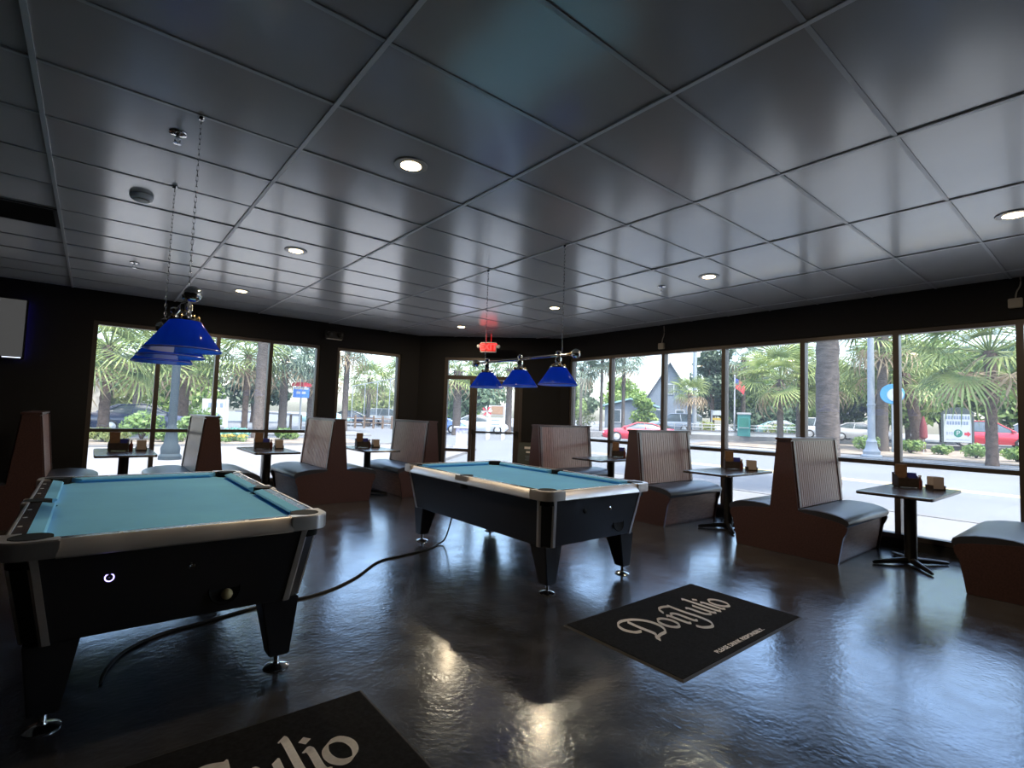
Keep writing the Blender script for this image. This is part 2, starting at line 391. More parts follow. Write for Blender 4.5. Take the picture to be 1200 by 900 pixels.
# diagonal wall in its own frame: x along the wall, y outward, z up
ud = (D1-D0).normalized(); dl = (D1-D0).length
diag_rz = math.atan2(ud.y, ud.x)
DS = (0.55, 2.20)
wd = MB().box(0, DS[0], 0, .2, 0, CZ+.04).box(DS[1], dl, 0, .2, 0, CZ+.04).box(DS[0], DS[1], 0, .2, HEAD, CZ+.04).build('wall_diagonal', 'black_paint')
wd.location = (D0.x, D0.y, 0); wd.rotation_euler.z = diag_rz; struct(wd)
bb = MB().box(LX, W1[0], WY-.015, WY-.001, 0, .10).build('baseboard_back', 'rubber'); struct(bb)
struct(MB().box(WX-.015, WX-.001, RW[0], RW[1]-.05, 0, .09).build('baseboard_right', 'rubber'))

def window(name, u0_, u1_, mull, loc, rz, rails=((SILL, .05),), z0=BASE, z1=HEAD):
    """frame in local x (along the wall), y (depth), z"""
    w = struct(link(name, None, None, loc, rz)); fw = .055; d0, d1 = .03, .13
    box('head_frame', 'bronze', w, u0_, u1_, d0, d1, z1-fw, z1)
    box('sill_frame', 'bronze', w, u0_, u1_, d0-.02, d1, z0, z0+fw)
    xs = [u0_] + list(mull) + [u1_]
    for i, x_ in enumerate(xs):
        a, b_ = (x_, x_+fw) if i == 0 else ((x_-fw, x_) if i == len(xs)-1 else (x_-.03, x_+.03))
        box('jamb' if i in (0, len(xs)-1) else 'mullion', 'bronze', w, a, b_, d0-.01, d1, z0+fw, z1-fw)
    for i in range(len(xs)-1):
        a = xs[i] + (fw if i == 0 else .03); b_ = xs[i+1] - (fw if i == len(xs)-2 else .03)
        zz = z0+fw
        for rz_, rh in rails:
            box('rail', 'bronze', w, a, b_, d0, d1, rz_-rh/2, rz_+rh/2)
            box('pane', 'window_glass', w, a-.005, b_+.005, .078, .084, zz-.005, rz_-rh/2+.005); zz = rz_+rh/2
        box('pane', 'window_glass', w, a-.005, b_+.005, .078, .084, zz-.005, z1-fw+.005)
    return w
window('window_1', W1[0], W1[1], (0.745, 1.545, 2.36), (0, WY, 0), 0)
window('window_2', W2[0], W2[1], (), (0, WY, 0), 0, rails=())
# right wall: local x runs towards -y
window('window_3', 0, RW[1]-RW[0], [RW[1]-y for y in (6.17, 5.04, 3.97, 2.85, 1.81, .75, -.33, -1.41)], (WX, RW[1], 0), -PI/2)
# entrance door with sidelight and transom
door = struct(link('door_1', None, None, (D0.x, D0.y, 0), diag_rz))
a0, a1 = DS
box('door_frame_jamb', 'bronze', door, a0, a0+.07, .02, .14, 0, HEAD); box('door_frame_jamb', 'bronze', door, a1-.06, a1, .02, .14, 0, HEAD)
box('door_frame_head', 'bronze', door, a0+.07, a1-.06, .02, .14, HEAD-.06, HEAD)
box('transom_bar', 'bronze', door, a0+.07, a1-.06, .02, .14, 2.10, 2.18)
box('centre_post', 'bronze', door, 1.10, 1.16, .02, .14, 0, 2.10)
box('transom_pane', 'window_glass', door, a0+.065, a1-.055, .078, .084, 2.175, HEAD-.055)
box('sidelight_rail', 'bronze', door, a0+.07, 1.10, .03, .13, 0, .10); box('sidelight_rail', 'bronze', door, a0+.07, 1.10, .03, .13, .60, .66)
box('sidelight_pane', 'window_glass', door, a0+.065, 1.105, .078, .084, .095, .605); box('sidelight_pane', 'window_glass', door, a0+.065, 1.105, .078, .084, .655, 2.105)
leaf = MB().box(1.165, 1.25, .05, .10, .02, 2.09).box(2.03, 2.135, .05, .10, .02, 2.09).box(1.25, 2.03, .05, .10, .02, .22).box(1.25, 2.03, .05, .10, 1.99, 2.09).build('door_leaf', 'bronze', door)
box('door_pane', 'window_glass', leaf, 1.245, 2.035, .072, .078, .215, 1.995)
pb = MB().tube([(1.18, .0, 1.02), (2.10, .0, 1.02)], .018, 10).box(1.17, 1.22, -.02, .05, .97, 1.07).box(2.07, 2.12, -.02, .05, .97, 1.07).build('push_bar', 'black_metal', leaf, smooth=True)

# ------------------------------------------------------------------ ceiling fixtures
def downlight(x, y, label):
    t = thing('recessed_downlight', label, 'downlight', (x, y, CZ), 0, 'recessed ceiling downlights')
    MB().lathe([(.070, -.004), (.105, -.004), (.108, .0), (.108, .003), (.070, .003)], 28).build('trim_ring', 'grid_metal', t, smooth=True)
    MB().lathe([(.001, -.008), (.06, -.007), (.071, -.002), (.071, .002), (.001, .002)], 24).build('lens', 'lamp_lens', t, smooth=True)
    ld = bpy.data.lights.new('downlight_bulb', 'AREA'); ld.shape = 'DISK'; ld.size = .13; ld.energy = 7; ld.color = (1.0, .78, .50)
    lo = bpy.data.objects.new('bulb', ld); col.objects.link(lo); lo.parent = t; lo.location = (0, 0, -.012)
LBL = {(0, 0): None, (0, 1): 'lit warm downlight, largest one, over the floor nearest the camera', (0, 2): 'lit warm downlight in ceiling between the two pool lamps, second in left row',
       (0, 3): 'lit warm downlight nearest the back windows in the left row', (1, 0): 'lit warm downlight at far right edge of the ceiling',
       (1, 1): 'lit warm downlight in ceiling in front of the right windows, near a sprinkler', (1, 2): 'lit warm downlight above the right end of far pool lamp bar',
       (1, 3): 'lit warm downlight in the corner beside the exit sign'}
for i, x in enumerate((1.51, 5.19)):
    for j, y in enumerate((.54, 2.97, 5.42, 7.90)):
        if LBL[(i, j)]: downlight(x, y, LBL[(i, j)])
def sprinkler(x, y, label):
    t = thing('fire_sprinkler', label, 'sprinkler', (x, y, CZ), 0, 'ceiling sprinklers')
    MB().lathe([(.012, -.012), (.045, -.004), (.048, .002), (.012, .002)], 20).build('escutcheon', 'chrome', t, smooth=True)
    MB().tube([(0, 0, 0), (0, 0, -.03)], .010, 8).tube([(-.012, 0, -.03), (-.014, 0, -.045), (0, 0, -.058)], .004, 6).tube([(.012, 0, -.03), (.014, 0, -.045), (0, 0, -.058)], .004, 6).build('frame_arms', 'chrome', t, smooth=True)
    MB().lathe([(.001, -.058), (.022, -.060), (.022, -.062), (.001, -.063)], 16).build('deflector', 'chrome', t)
sprinkler(.29, 3.58, 'chrome sprinkler in ceiling beside the near pool lamp chain')
sprinkler(.27, 7.29, 'small sprinkler in ceiling near the back windows')
sprinkler(5.21, 3.59, 'small chrome sprinkler in ceiling before the right windows')
t = thing('smoke_detector', 'round pale smoke detector on ceiling left of the pool lamp chains', 'smoke detector', (.19, 4.86, CZ))
MB().lathe([(.001, -.045), (.045, -.043), (.07, -.03), (.078, -.012), (.078, 0), (.001, 0)], 28).build('housing', 'white_plastic', t, smooth=True)
MB().lathe([(.05, -.043), (.056, -.041), (.056, -.036), (.05, -.036)], 24, cap=False).build('vent_ring', 'beige_plastic', t)
vx, vy = AX-BX, AY+BY*6
t = thing('ceiling_vent', 'black slatted air grille set in the ceiling at the left edge', 'vent', (vx+BX/2, vy+BY/2, CZ))
hx, hy = BX/2-.012, BY/2-.012
MB().box(-hx, hx, -hy, -hy+.03, -.01, .01).box(-hx, hx, hy-.03, hy, -.01, .01).box(-hx, -hx+.03, -hy+.03, hy-.03, -.01, .01).box(hx-.03, hx, -hy+.03, hy-.03, -.01, .01).build('frame', 'black_metal', t)
sl = MB().prism([(-.018, .012), (-.014, .014), (.018, -.006), (.014, -.008)], -hx+.03, hx-.03, lambda p, q, h: (h, p, q)).mesh('slat', 'black_metal')
for k in range(11): link('slat', sl, t, (0, -hy+.06+k*(2*hy-.12)/10, 0))
box('back_plate', 'pocket_black', t, -hx, hx, -hy, hy, .02, .03)

# exit sign hung from the ceiling at the entrance
t = thing('exit_sign', 'glowing red exit sign hanging above the entrance door', 'exit sign', (6.02, 8.15, 2.72), diag_rz)
box('housing', 'white_plastic', t, -.16, .16, -.022, .03, -.10, .10, bevel=.008)
box('face_plate', 'exit_dark', t, -.145, .145, -.027, -.0225, -.085, .085)
tm = link('lettering', text_mesh('EXIT', .17, 'exit_red', ext=.002, off=.004), t, (0, -.030, 0)); tm.rotation_euler = (PI/2, 0, 0)
MB().tube([(-.05, 0, .10), (-.05, 0, .27)], .008, 6).tube([(.05, 0, .10), (.05, 0, .27)], .008, 6).build('hanger_rod', 'exit_dark', t)
for sx in (-1, 1):
    MB().lathe([(.001, -.03), (.03, -.025), (.038, .02), (.001, .022)], 16, (sx*.20, -.01, .02), fn=lambda x, y, z: (x, z, y)).build('emergency_head', 'white_plastic', t, smooth=True)
t = thing('emergency_light', 'black emergency light fixture on the pier above the back windows', 'emergency light', (3.42, WY-.005, 2.75))
box('housing', 'black_metal', t, -.17, .17, -.07, 0, -.05, .09, bevel=.01)
for sx in (-.10, .10): MB().lathe([(.001, -.05), (.045, -.04), (.05, .01), (.001, .012)], 16, (sx, -.07, .03), fn=lambda x, y, z: (x, z, y)).build('lamp_head', 'black_metal', t, smooth=True)
box('lower_lip', 'aluminium', t, -.14, .14, -.072, -.02, -.062, -.052)
for k, (y, z, lab) in enumerate(((5.04, 2.63, 'small beige box with cable over window mullion behind far pool lamp'), (.77, 2.72, 'small beige box with cable above window head at right edge'))):
    t = thing('junction_box', lab, 'junction box', (WX-.002, y, z), 0, 'cable boxes above the right windows')
    box('box_body', 'beige_plastic', t, -.05, 0, -.055, .055, -.05, .05, bevel=.006)
    MB().tube(smooth_path([(-.015, 0, .05), (-.012, -.01, .12), (-.012, -.04, .2), (-.012, -.035, .34)]), .007, 6).build('cable', 'beige_plastic', t, smooth=True)

# television on the back wall, left edge of view
t = thing('wall_television', 'flat television mounted high on the black back wall at left', 'television', (-1.46, WY-.10, 2.31), 0)
box('bezel', 'tv_black', t, -.71, .71, -.03, .03, -.405, .405, bevel=.006)
box('screen', 'tv_screen', t, -.69, .69, -.034, -.0305, -.37, .39)
box('status_bar', 'tv_bar', t, .50, .68, -.036, -.031, -.387, -.377)
box('wall_bracket', 'black_metal', t, -.2, .2, .031, .098, -.2, .2)
MB().box(.66, .69, .032, .045, -.38, .38).build('backlight_strip', 'tv_led', t)

# ------------------------------------------------------------------ pool tables
def make_pool_table():
    root = link('pool_table', None)
    HW, HL, TOP = .65, 1.15, .81
    # tapered cabinet
    def ring(hx_, hy_, c_, z): return [(hx_-c_, hy_, z), (hx_, hy_-c_, z), (hx_, -hy_+c_, z), (hx_-c_, -hy_, z), (-hx_+c_, -hy_, z), (-hx_, -hy_+c_, z), (-hx_, hy_-c_, z), (-hx_+c_, hy_, z)]
    MB().loft([ring(.555, 1.05, .07, .37), ring(.62, 1.12, .075, .752)]).build('cabinet', 'cabinet_black', root, bevel=.004)
    # bed with cut-outs at the pockets
    bx_, by_ = .55, 1.05
    P = [(sx*.545, sy*1.045, .075) for sx in (1, -1) for sy in (1, -1)]
    def arc(cx, cy, r, a, b_, n=8): return [(cx+r*math.cos(a+(b_-a)*k/n), cy+r*math.sin(a+(b_-a)*k/n)) for k in range(n+1)]
    out = []
    out += arc(.545, 1.045, .085, -PI/2, -PI)
    out += arc(-.545, 1.045, .085, 0, -PI/2)
    out += arc(-.575, 0, .075, PI/2, -PI/2)
    out += arc(-.545, -1.045, .085, PI/2, 0)
    out += arc(.545, -1.045, .085, PI, PI/2)
    out += arc(.575, 0, .075, -PI/2, -3*PI/2)
    MB().prism(out, .754, .777).build('bed', 'felt', root)
    # cushions (cloth), profile: across -> height
    prof = [(.0, .812), (.052, .806), (.060, .798), (.035, .7775), (.0, .7775)]
    def cushion(p0, p1, inward, m0, m1):
        p0, p1, w = Vector((*p0, 0)), Vector((*p1, 0)), Vector((*inward, 0)); d = (p1-p0).normalized()
        r0_ = [tuple(p0 + w*a + d*(a*m0) + Vector((0, 0, z))) for a, z in prof]; r1_ = [tuple(p1 + w*a - d*(a*m1) + Vector((0, 0, z))) for a, z in prof]
        MB().loft([r0_, r1_]).build('cushion', 'felt_cushion', root)
    ex, ey = .565, 1.065
    for sx in (1, -1):
        cushion((sx*ex, .065), (sx*ex, ey-.10), (-sx, 0), .35, 1.0); cushion((sx*ex, -.065), (sx*ex, -ey+.10), (-sx, 0), .35, 1.0)
    for sy in (1, -1): cushion((-ex+.10, sy*ey), (ex-.10, sy*ey), (0, -sy), 1.0, 1.0)
    # rail tops with sights
    def rail(x0, x1, y0, y1): return box('rail_top', 'rail_laminate', root, x0, x1, y0, y1, .753, .8115)
    dm = MB().lathe([(.009, 0), (.009, .0012), (.001, .0016)], 10).mesh('sight', 'inlay_white')
    for sx in (1, -1):
        for sy in (1, -1):
            x0, x1 = sorted((sx*ex, sx*.616)); y0, y1 = sorted((sy*.07, sy*(ey-.10)))
            rl = rail(x0, x1, y0, y1)
            for k in range(3): link('sight', dm, rl, (sx*.60, sy*(.07+.23*(k+1)), .8115))
    for sy in (1, -1):
        y0, y1 = sorted((sy*ey, sy*1.116)); rl = rail(-ex+.10, ex-.10, y0, y1)
        for k in (-1, 0, 1): link('sight', dm, rl, (k*.25, sy*1.10, .8115))
    # metal edge mouldings
    pf = [(-.004, .740), (.020, .740), (.026, .746), (.024, .756), (.002, .808), (-.006, .8150), (-.016, .8140), (-.016, .752)]
    for sx in (1, -1):
        MB().prism([(sx*(.632+a), z) for a, z in pf], -HL+.19, HL-.19, lambda p, q, h: (p, h, q)).build('edge_moulding', 'aluminium', root, smooth=True)
    for sy in (1, -1):
        MB().prism([(sy*(1.132+a), z) for a, z in pf], -HW+.19, HW-.19, lambda p, q, h: (h, p, q)).build('edge_moulding', 'aluminium', root, smooth=True)
    # corner castings, pockets, posts, legs
    cast = [(HW+.003, HL-.20), (HW+.003, HL-.075), (HW-.015, HL-.03), (HW-.035, HL-.012), (HW-.075, HL+.003), (HW-.20, HL+.003), (HW-.20, HL-.078)]
    cast += arc(.545, 1.045, .070, PI*.80, -PI*.30, 10) + [(HW-.078, HL-.20)]
    for sx in (1, -1):
        for sy in (1, -1):
            MB().prism([(sx*p, sy*q) for p, q in cast], .742, .8165).build('corner_casting', 'aluminium', root, bevel=.005)
            pk = MB().lathe([(.060, .8175), (.071, .8180), (.071, .70), (.001, .695), (.001, .702), (.060, .706)], 24, (sx*.545, sy*1.045, 0)).build('pocket', 'pocket_black', root, smooth=True)
            # corner post: black chamfer strip between two metal trims, following the taper
            def cp(ox, oy, z):
                t_ = (z-.37)/(.752-.37); return (sx*(.555+.065*t_-ox), sy*(1.05+.07*t_-oy), z)
            c_b, c_t = .07, .075
            for (pa, pb_) in ((((.0, .0)), 'x'), (((.0, .0)), 'y')):
                m_ = MB()
                rings = []
                for z in (.365, .752):
                    t_ = (z-.37)/(.752-.37); c_ = c_b+(c_t-c_b)*t_; hx_ = .555+.065*t_; hy_ = 1.05+.07*t_
                    if pb_ == 'x': pts = [(hx_+.006, hy_-c_-.028), (hx_+.006, hy_-c_-.002), (hx_-.006, hy_-c_+.008), (hx_-.01, hy_-c_-.028)]
                    else: pts = [(hx_-c_-.028, hy_+.006), (hx_-c_-.002, hy_+.006), (hx_-c_+.008, hy_-.006), (hx_-c_-.028, hy_-.01)]
                    rings.append([(sx*p, sy*q, z) for p, q in pts])
                m_.loft(rings).build('corner_trim', 'aluminium', root)
            lg = []
            for z, hh, c0 in ((.372, .093, 0), (.075, .050, 0)):
                ox, oy = (.455, .95) if z > .2 else (.455, 1.015)
                ox, oy = (.452, .945) if z > .2 else (.462, .985)
                lg.append([(sx*ox+a*hh, sy*oy+b_*hh, z) for a, b_ in ((1, 1), (-1, 1), (-1, -1), (1, -1))])
            lo = MB().loft(lg).build('leg', 'cabinet_black', root, bevel=.006)
            MB().lathe([(.062, 0), (.064, .006), (.05, .014), (.018, .022), (.014, .03), (.014, .076), (.001, .076)], 22, (sx*.462, sy*.985, 0)).build('levelling_foot', 'chrome', lo, smooth=True)
    for sx in (1, -1):
        MB().lathe([(.050, .8165), (.062, .8168), (.062, .70), (.001, .695), (.001, .702), (.050, .706)], 20, (sx*.588, 0, 0)).build('pocket', 'pocket_black', root, smooth=True)
        MB().box(*sorted((sx*.625, sx*.652)), -.10, .10, .742, .815).build('side_casting', 'aluminium', root, bevel=.004)
    return root
def end_fittings(t, ring_x, lock_x, hole_x, lit):
    def yy(z): return -(1.05+.07*(z-.37)/.382)
    tilt = math.atan2(.07, .382)
    def fit(name, prof, x, z, mt, n=20, par=t):
        o = MB().lathe(prof, n, (0, 0, 0), fn=lambda a, b_, c: (a, -c, b_)).build(name, mt, par, smooth=True)
        o.location = (x, yy(z), z); o.rotation_euler.x = -tilt; return o
    if lit:
        fit('push_button', [(.001, .002), (.012, .004), (.018, .004), (.018, 0), (.001, 0)], ring_x, .622, 'pocket_black')
        fit('lit_ring', [(.013, .002), (.0135, .005), (.0175, .005), (.018, .002)], ring_x, .622, 'led_ring', 24)['label'] = 'glowing violet ring'
    else:
        fit('coin_knob', [(.001, .014), (.016, .012), (.020, 0), (.001, 0)], ring_x, .628, 'pocket_black')
    fit('lock', [(.001, .004), (.006, .008), (.013, .007), (.016, 0), (.001, 0)], lock_x, .626, 'chrome')
    h = fit('ball_return', [(.060, .001), (.068, .006), (.072, .001), (.058, -.004)], hole_x, .482, 'pocket_black', 28)
    MB().lathe([(.058, -.001), (.001, .0015)], 28, fn=lambda a, b_, c: (a, -c-.0005, b_)).build('hole_lining', 'pocket_black', h)
T1, T2 = (3.313, 3.955), (.386, 3.935)
pt = make_pool_table(); pt.location = (*T2, 0)
tag(pt, 'nearer pool table with teal cloth, black cabinet and a glowing ring button', 'pool table', 'pool tables')
pt2 = copy_tree(pt); pt2.location = (*T1, 0)
tag(pt2, 'farther pool table with teal cloth between the other table and the booths', 'pool table', 'pool tables')
end_fittings(pt, -.28, .024, .176, True); end_fittings(pt2, -.172, .136, .288, False)
b_ = MB().ball((T2[0]+.186, T2[1]-1.075, .458), .026).build('cue_ball', 'ball_cream', None, smooth=True)
tag(b_, 'cream ball resting in the ball return hole of the nearer table', 'ball')

# ------------------------------------------------------------------ pool lamps
def make_lamp():
    root = link('pool_table_lamp', None)
    MB().tube([(0, -.74, 1.955), (0, .74, 1.955)], .013, 12).build('bar', 'chrome', root, smooth=True)
    for s_ in (-1, 1):
        MB().ball((0, s_*.775, 1.955), .042).build('end_ball', 'chrome', root, smooth=True)
        MB().lathe([(.018, 1.955-.022), (.022, 1.955), (.018, 1.955+.022)], 12, (0, 0, 0), fn=lambda x, y, z: (x, s_*.725+(z-1.955), 1.955+y)).build('collar', 'brass', root, smooth=True)
    cl = MB()
    for k in range(8):
        pass
    z = 1.975; i = 0
    while z < CZ-.012:
        ring = []
        for a in range(8):
            an = 2*PI*a/8; dx, dz = .0065*math.cos(an), .019*math.sin(an)
            c_ = Vector((dx, 0, dz)); nrm = Vector((math.cos(an), 0, math.sin(an)))
            sec = []
            for q in range(4):
                aq = 2*PI*q/4+.4; v = c_ + .0018*(math.cos(aq)*nrm + math.sin(aq)*Vector((0, 1, 0)))
                if i % 2: v = Vector((v.y, v.x, v.z))
                sec.append((v.x, v.y, v.z+z))
            ring.append(sec)
        n0 = len(cl.v); cl.v += [p for s in ring for p in s]
        for a in range(8):
            for q in range(4):
                cl.f.append((n0+a*4+q, n0+a*4+(q+1) % 4, n0+((a+1) % 8)*4+(q+1) % 4, n0+((a+1) % 8)*4+q))
        z += .030; i += 1
    cm = cl.mesh('chain', 'chrome', smooth=True)
    hook = MB().lathe([(.001, -.02), (.014, -.018), (.02, -.004), (.02, 0), (.001, 0)], 12).mesh('ceiling_hook', 'chrome', smooth=True)
    for s_ in (-1, 1):
        c = link('chain', cm, root, (0, s_*.60, 0)); link('ceiling_hook', hook, c, (0, 0, CZ))
    ln_ = MB().lathe([(.185, .0), (.181, .0003), (.073, .157), (.067, .1595)], 40, cap=False).mesh('added_lining', 'added_opal_glass', smooth=True, ang=60)
    sh = MB().lathe([(.067, .161), (.072, .165), (.078, .162), (.186, .004), (.1855, .0)], 40, cap=False).mesh('shade', 'blue_glass', smooth=True, ang=60)
    rim = MB().lathe([(.1865, .0015), (.1885, .006), (.184, .0095), (.1865, .0015)], 40, cap=False).mesh('shade_rim', 'blue_rim', smooth=True)
    fit = MB().lathe([(.074, .163), (.074, .172), (.05, .180), (.028, .200), (.022, .215), (.030, .225), (.030, .255), (.020, .262), (.014, .285), (.024, .29), (.026, .310), (.012, .322), (.001, .324)], 24).mesh('fitter', 'chrome', smooth=True)
    gal = MB()
    for k in range(6):
        a = 2*PI*k/6; gal.ball((.060*math.cos(a), .060*math.sin(a), .185), .010, 6, 1.4)
    gm = gal.mesh('fitter_screws', 'brass', smooth=True)
    for y in (-.555, 0, .555):
        s_ = link('shade', sh, root, (0, y, 1.675)); link('shade_rim', rim, s_); link('added_lining', ln_, s_)
        f_ = link('fitter', fit, root, (0, y, 1.675)); link('fitter_screws', gm, f_)
    return root
l1 = make_lamp(); l1.location = (.368, 3.875, 0); tag(l1, 'pool lamp with three blue glass shades seen end-on over the nearer table', 'pool lamp', 'blue pool table lamps')
l2 = copy_tree(l1); l2.location = (3.325, 3.955, 0); tag(l2, 'pool lamp with three blue shades along a chrome bar over the farther table', 'pool lamp', 'blue pool table lamps')

# ------------------------------------------------------------------ floor mats with printed lettering
def nib_mesh(paths, nib, ang):
    mb_ = MB(); n = Vector((math.cos(ang), math.sin(ang)))*nib/2; tn = Vector((-n.y, n.x))*.22
    for p in paths:
        q = smooth_path(p, 7) if len(p) > 2 else [tuple(Vector(p[0]).lerp(Vector(p[1]), k/6)) for k in range(7)]
        for a, b2 in zip(q[:-1], q[1:]):
            a, b2 = Vector(a), Vector(b2)
            pts = [a+n+tn, a+n-tn, a-n-tn, a-n+tn, b2+n+tn, b2+n-tn, b2-n-tn, b2-n+tn]
            pts = sorted(pts, key=lambda v: (v.x, v.y))
            def half(ps):
                h = []
                for v in ps:
                    while len(h) > 1 and (h[-1].x-h[-2].x)*(v.y-h[-2].y)-(h[-1].y-h[-2].y)*(v.x-h[-2].x) <= 1e-12: h.pop()
                    h.append(v)
                return h
            hull = half(pts)[:-1] + half(pts[::-1])[:-1]
            if len(hull) > 2: mb_.add([(v.x, v.y, 0) for v in hull], [tuple(range(len(hull)))])
    return mb_
def oval(cx, cy, rx, ry): return [(cx+rx*math.cos(PI*.6+2*PI*k/10), cy+ry*math.sin(PI*.6+2*PI*k/10)) for k in range(11)]
LET = []
LET += [[(.62, 1.42), (.58, .9), (.60, .28), (.52, .10)], [(.30, -.06), (.70, .04), (1.15, .10), (1.45, .50), (1.42, 1.02), (1.05, 1.45), (.45, 1.62), (.0, 1.45), (-.16, 1.05), (.02, .70), (.30, .62)], [(.36, .02), (.28, -.20)]]
LET += [oval(2.02, .5, .34, .44)]
LET += [[(2.62, .92), (2.72, .86), (2.72, .10), (2.82, .0)], [(2.74, .74), (2.98, .96), (3.20, .80), (3.20, .10), (3.32, .0)]]
LET += [[(2.82, 1.22), (3.00, 1.52), (3.34, 1.60), (3.72, 1.48)], [(3.74, 1.55), (3.70, .8), (3.74, .1), (3.62, -.42), (3.25, -.66), (2.84, -.52), (2.74, -.30)]]
LET += [[(4.02, .95), (4.12, .85), (4.12, .22), (4.32, .03), (4.56, .20)], [(4.58, .95), (4.58, .12), (4.70, .0)]]
LET += [[(4.90, 1.62), (4.98, 1.52), (4.98, .12), (5.10, .0)]]
LET += [[(5.28, .95), (5.38, .86), (5.38, .12), (5.50, .0)], [(5.33, 1.36), (5.43, 1.24)]]
LET += [oval(5.98, .5, .34, .44)]
LET = [[(x+(.16 if min(q[0] for q in p) > 3.9 else 0), y) for x, y in p] for p in LET]
def make_mat():
    root = link('floor_mat', None); hx_, hy_ = .765, .45
    MB().loft([[(-hx_, -hy_, 0), (hx_, -hy_, 0), (hx_, hy_, 0), (-hx_, hy_, 0)], [(-hx_+.012, -hy_+.012, .007), (hx_-.012, -hy_+.012, .007), (hx_-.012, hy_-.012, .007), (-hx_+.012, hy_-.012, .007)]]).build('rubber_border', 'rubber', root)
    box('pile', 'mat_pile', root, -hx_+.018, hx_-.018, -hy_+.018, hy_-.018, .006, .0095)
    s_ = 1.04/6.5; i0 = 0
    for cnt in (3, 1, 2, 2, 2, 1, 2, 1):                     # strokes of each letter
        nm = nib_mesh(LET[i0:i0+cnt], .225, math.radians(38)); i0 += cnt
        nm.v = [((x-3.08)*s_+.02, (y-.45)*s_*1.12+.045, .0105) for x, y, z in nm.v]
        nm.build('printed_letter', 'mat_print', root, norm=False)
    link('small_lettering', text_mesh('PLEASE DRINK RESPONSIBLY.', .046, 'mat_print', off=.0012), root, (0.0, -.375, .0105))
    return root
m1_ = make_mat(); m1_.location = (3.275, 2.005, 0); tag(m1_, 'black floor mat with full white lettering in the middle of the floor', 'floor mat', 'printed floor mats')
m2_ = copy_tree(m1_); m2_.location = (.355, 2.02, 0); tag(m2_, 'black floor mat cut off at the bottom edge, by the nearer pool table', 'floor mat', 'printed floor mats')

# ------------------------------------------------------------------ booths: double benches and tables
BL = 1.30
def make_bench(sides=(1, -1)):
    root = link('booth_bench', None)
    half = [(.072, 1.215), (.148, .47), (.30, .452), (.47, .43), (.575, .405), (.605, .37), (.595, .33), (.565, .27), (.535, .10), (.52, 0)]
    if len(sides) == 2: poly = half + [(-y, z) for y, z in half[::-1]]
    else: poly = [(y, z) for y, z in half] + [(-.10, 0), (-.072, 1.215)]
    for x0 in (0, BL-.03):
        MB().prism(poly, x0, x0+.03, lambda p, q, h: (h, p, q)).build('end_panel', 'wood', root, bevel=.003)
    box('top_cap', 'wood', root, -.012, BL+.012, -.088, .088, 1.215, 1.24, bevel=.005)
    for s_ in sides:
        # beadboard face between rails
        n = 22; a = Vector((0, s_*.143, .50)); b2 = Vector((0, s_*.073, 1.205)); nr = Vector((0, s_*.995, .099))
        def strip(off, x):  return tuple(a+nr*off+Vector((x, 0, 0))), tuple(b2+nr*off+Vector((x, 0, 0)))
        lo, hi = [], []
        for k in range(n):
            xx = .07+(BL-.14)*k/n; w_ = (BL-.14)/n
            for dx, off in ((0, .0), (w_*.10, .004), (w_*.80, .004), (w_*.90, .0)):
                p, q = strip(off, xx+dx); lo.append(p); hi.append(q)
        MB().loft([lo, hi], cap=False, closed=False).build('beadboard', 'wood_bead', root, norm=False)
        for (xa, xb) in ((.03, .075), (BL-.075, BL-.03)):
            MB().loft([[tuple(a+Vector((xa, 0, 0))-nr*.02), tuple(a+Vector((xb, 0, 0))-nr*.02), tuple(a+Vector((xb, 0, 0))+nr*.014), tuple(a+Vector((xa, 0, 0))+nr*.014)],
                       [tuple(b2+Vector((xa, 0, 0))-nr*.02), tuple(b2+Vector((xb, 0, 0))-nr*.02), tuple(b2+Vector((xb, 0, 0))+nr*.014), tuple(b2+Vector((xa, 0, 0))+nr*.014)]]).build('back_stile', 'wood', root)
        # cushion
        mb_ = MB(); rings = []
        prof = [(.135, .43), (.135, .49), (.22, .505), (.34, .508), (.46, .498), (.56, .475), (.612, .445), (.622, .415), (.608, .385), (.57, .372), (.35, .40)]
        for xx, k, dz in ((.004, .90, -.012), (.012, .96, -.004), (.04, 1.0, 0), (BL-.04, 1.0, 0), (BL-.012, .96, -.004), (BL-.004, .90, -.012)):
            rings.append([(xx, s_*(.36+(y-.36)*(.98 if k < 1 else 1)), .43+(z-.43)*k) for y, z in prof])
        mb_.loft(rings).build('seat_cushion', 'vinyl', root, smooth=True, ang=50)
        MB().loft([[(.03, s_*.49, 0), (BL-.03, s_*.49, 0), (BL-.03, s_*.50, .02), (.03, s_*.50, .02)][::1], [(.03, s_*.545, .385), (BL-.03, s_*.545, .385), (BL-.03, s_*.56, .385), (.03, s_*.56, .385)]]).build('seat_front', 'wood_front_lit', root)
        box('seat_deck', 'wood_dark', root, .03, BL-.03, *sorted((s_*.12, s_*.55)), .375, .40)
    MB().loft([[(.03, -.09, .02), (BL-.03, -.09, .02), (BL-.03, .09, .02), (.03, .09, .02)], [(.03, -.118, .5), (BL-.03, -.118, .5), (BL-.03, .118, .5), (.03, .118, .5)], [(.03, -.058, 1.214), (BL-.03, -.058, 1.214), (BL-.03, .058, 1.214), (.03, .058, 1.214)]]).build('back_core', 'wood_dark', root)
    return root
bench0 = make_bench()
RB = [(.44, 'brown booth bench with black seat cut off at right edge of the room'), (2.45, 'brown double booth bench between the two nearest window tables at right'),
      (4.465, 'brown double booth bench with ribbed back directly behind the farther pool table'), (6.50, 'brown booth bench with ribbed back next to the entrance door corner')]
first = True
for y, lab in RB:
    o = bench0 if first else copy_tree(bench0); first = False
    o.location = (5.85, y, 0); tag(o, lab, 'booth bench', 'booth benches')
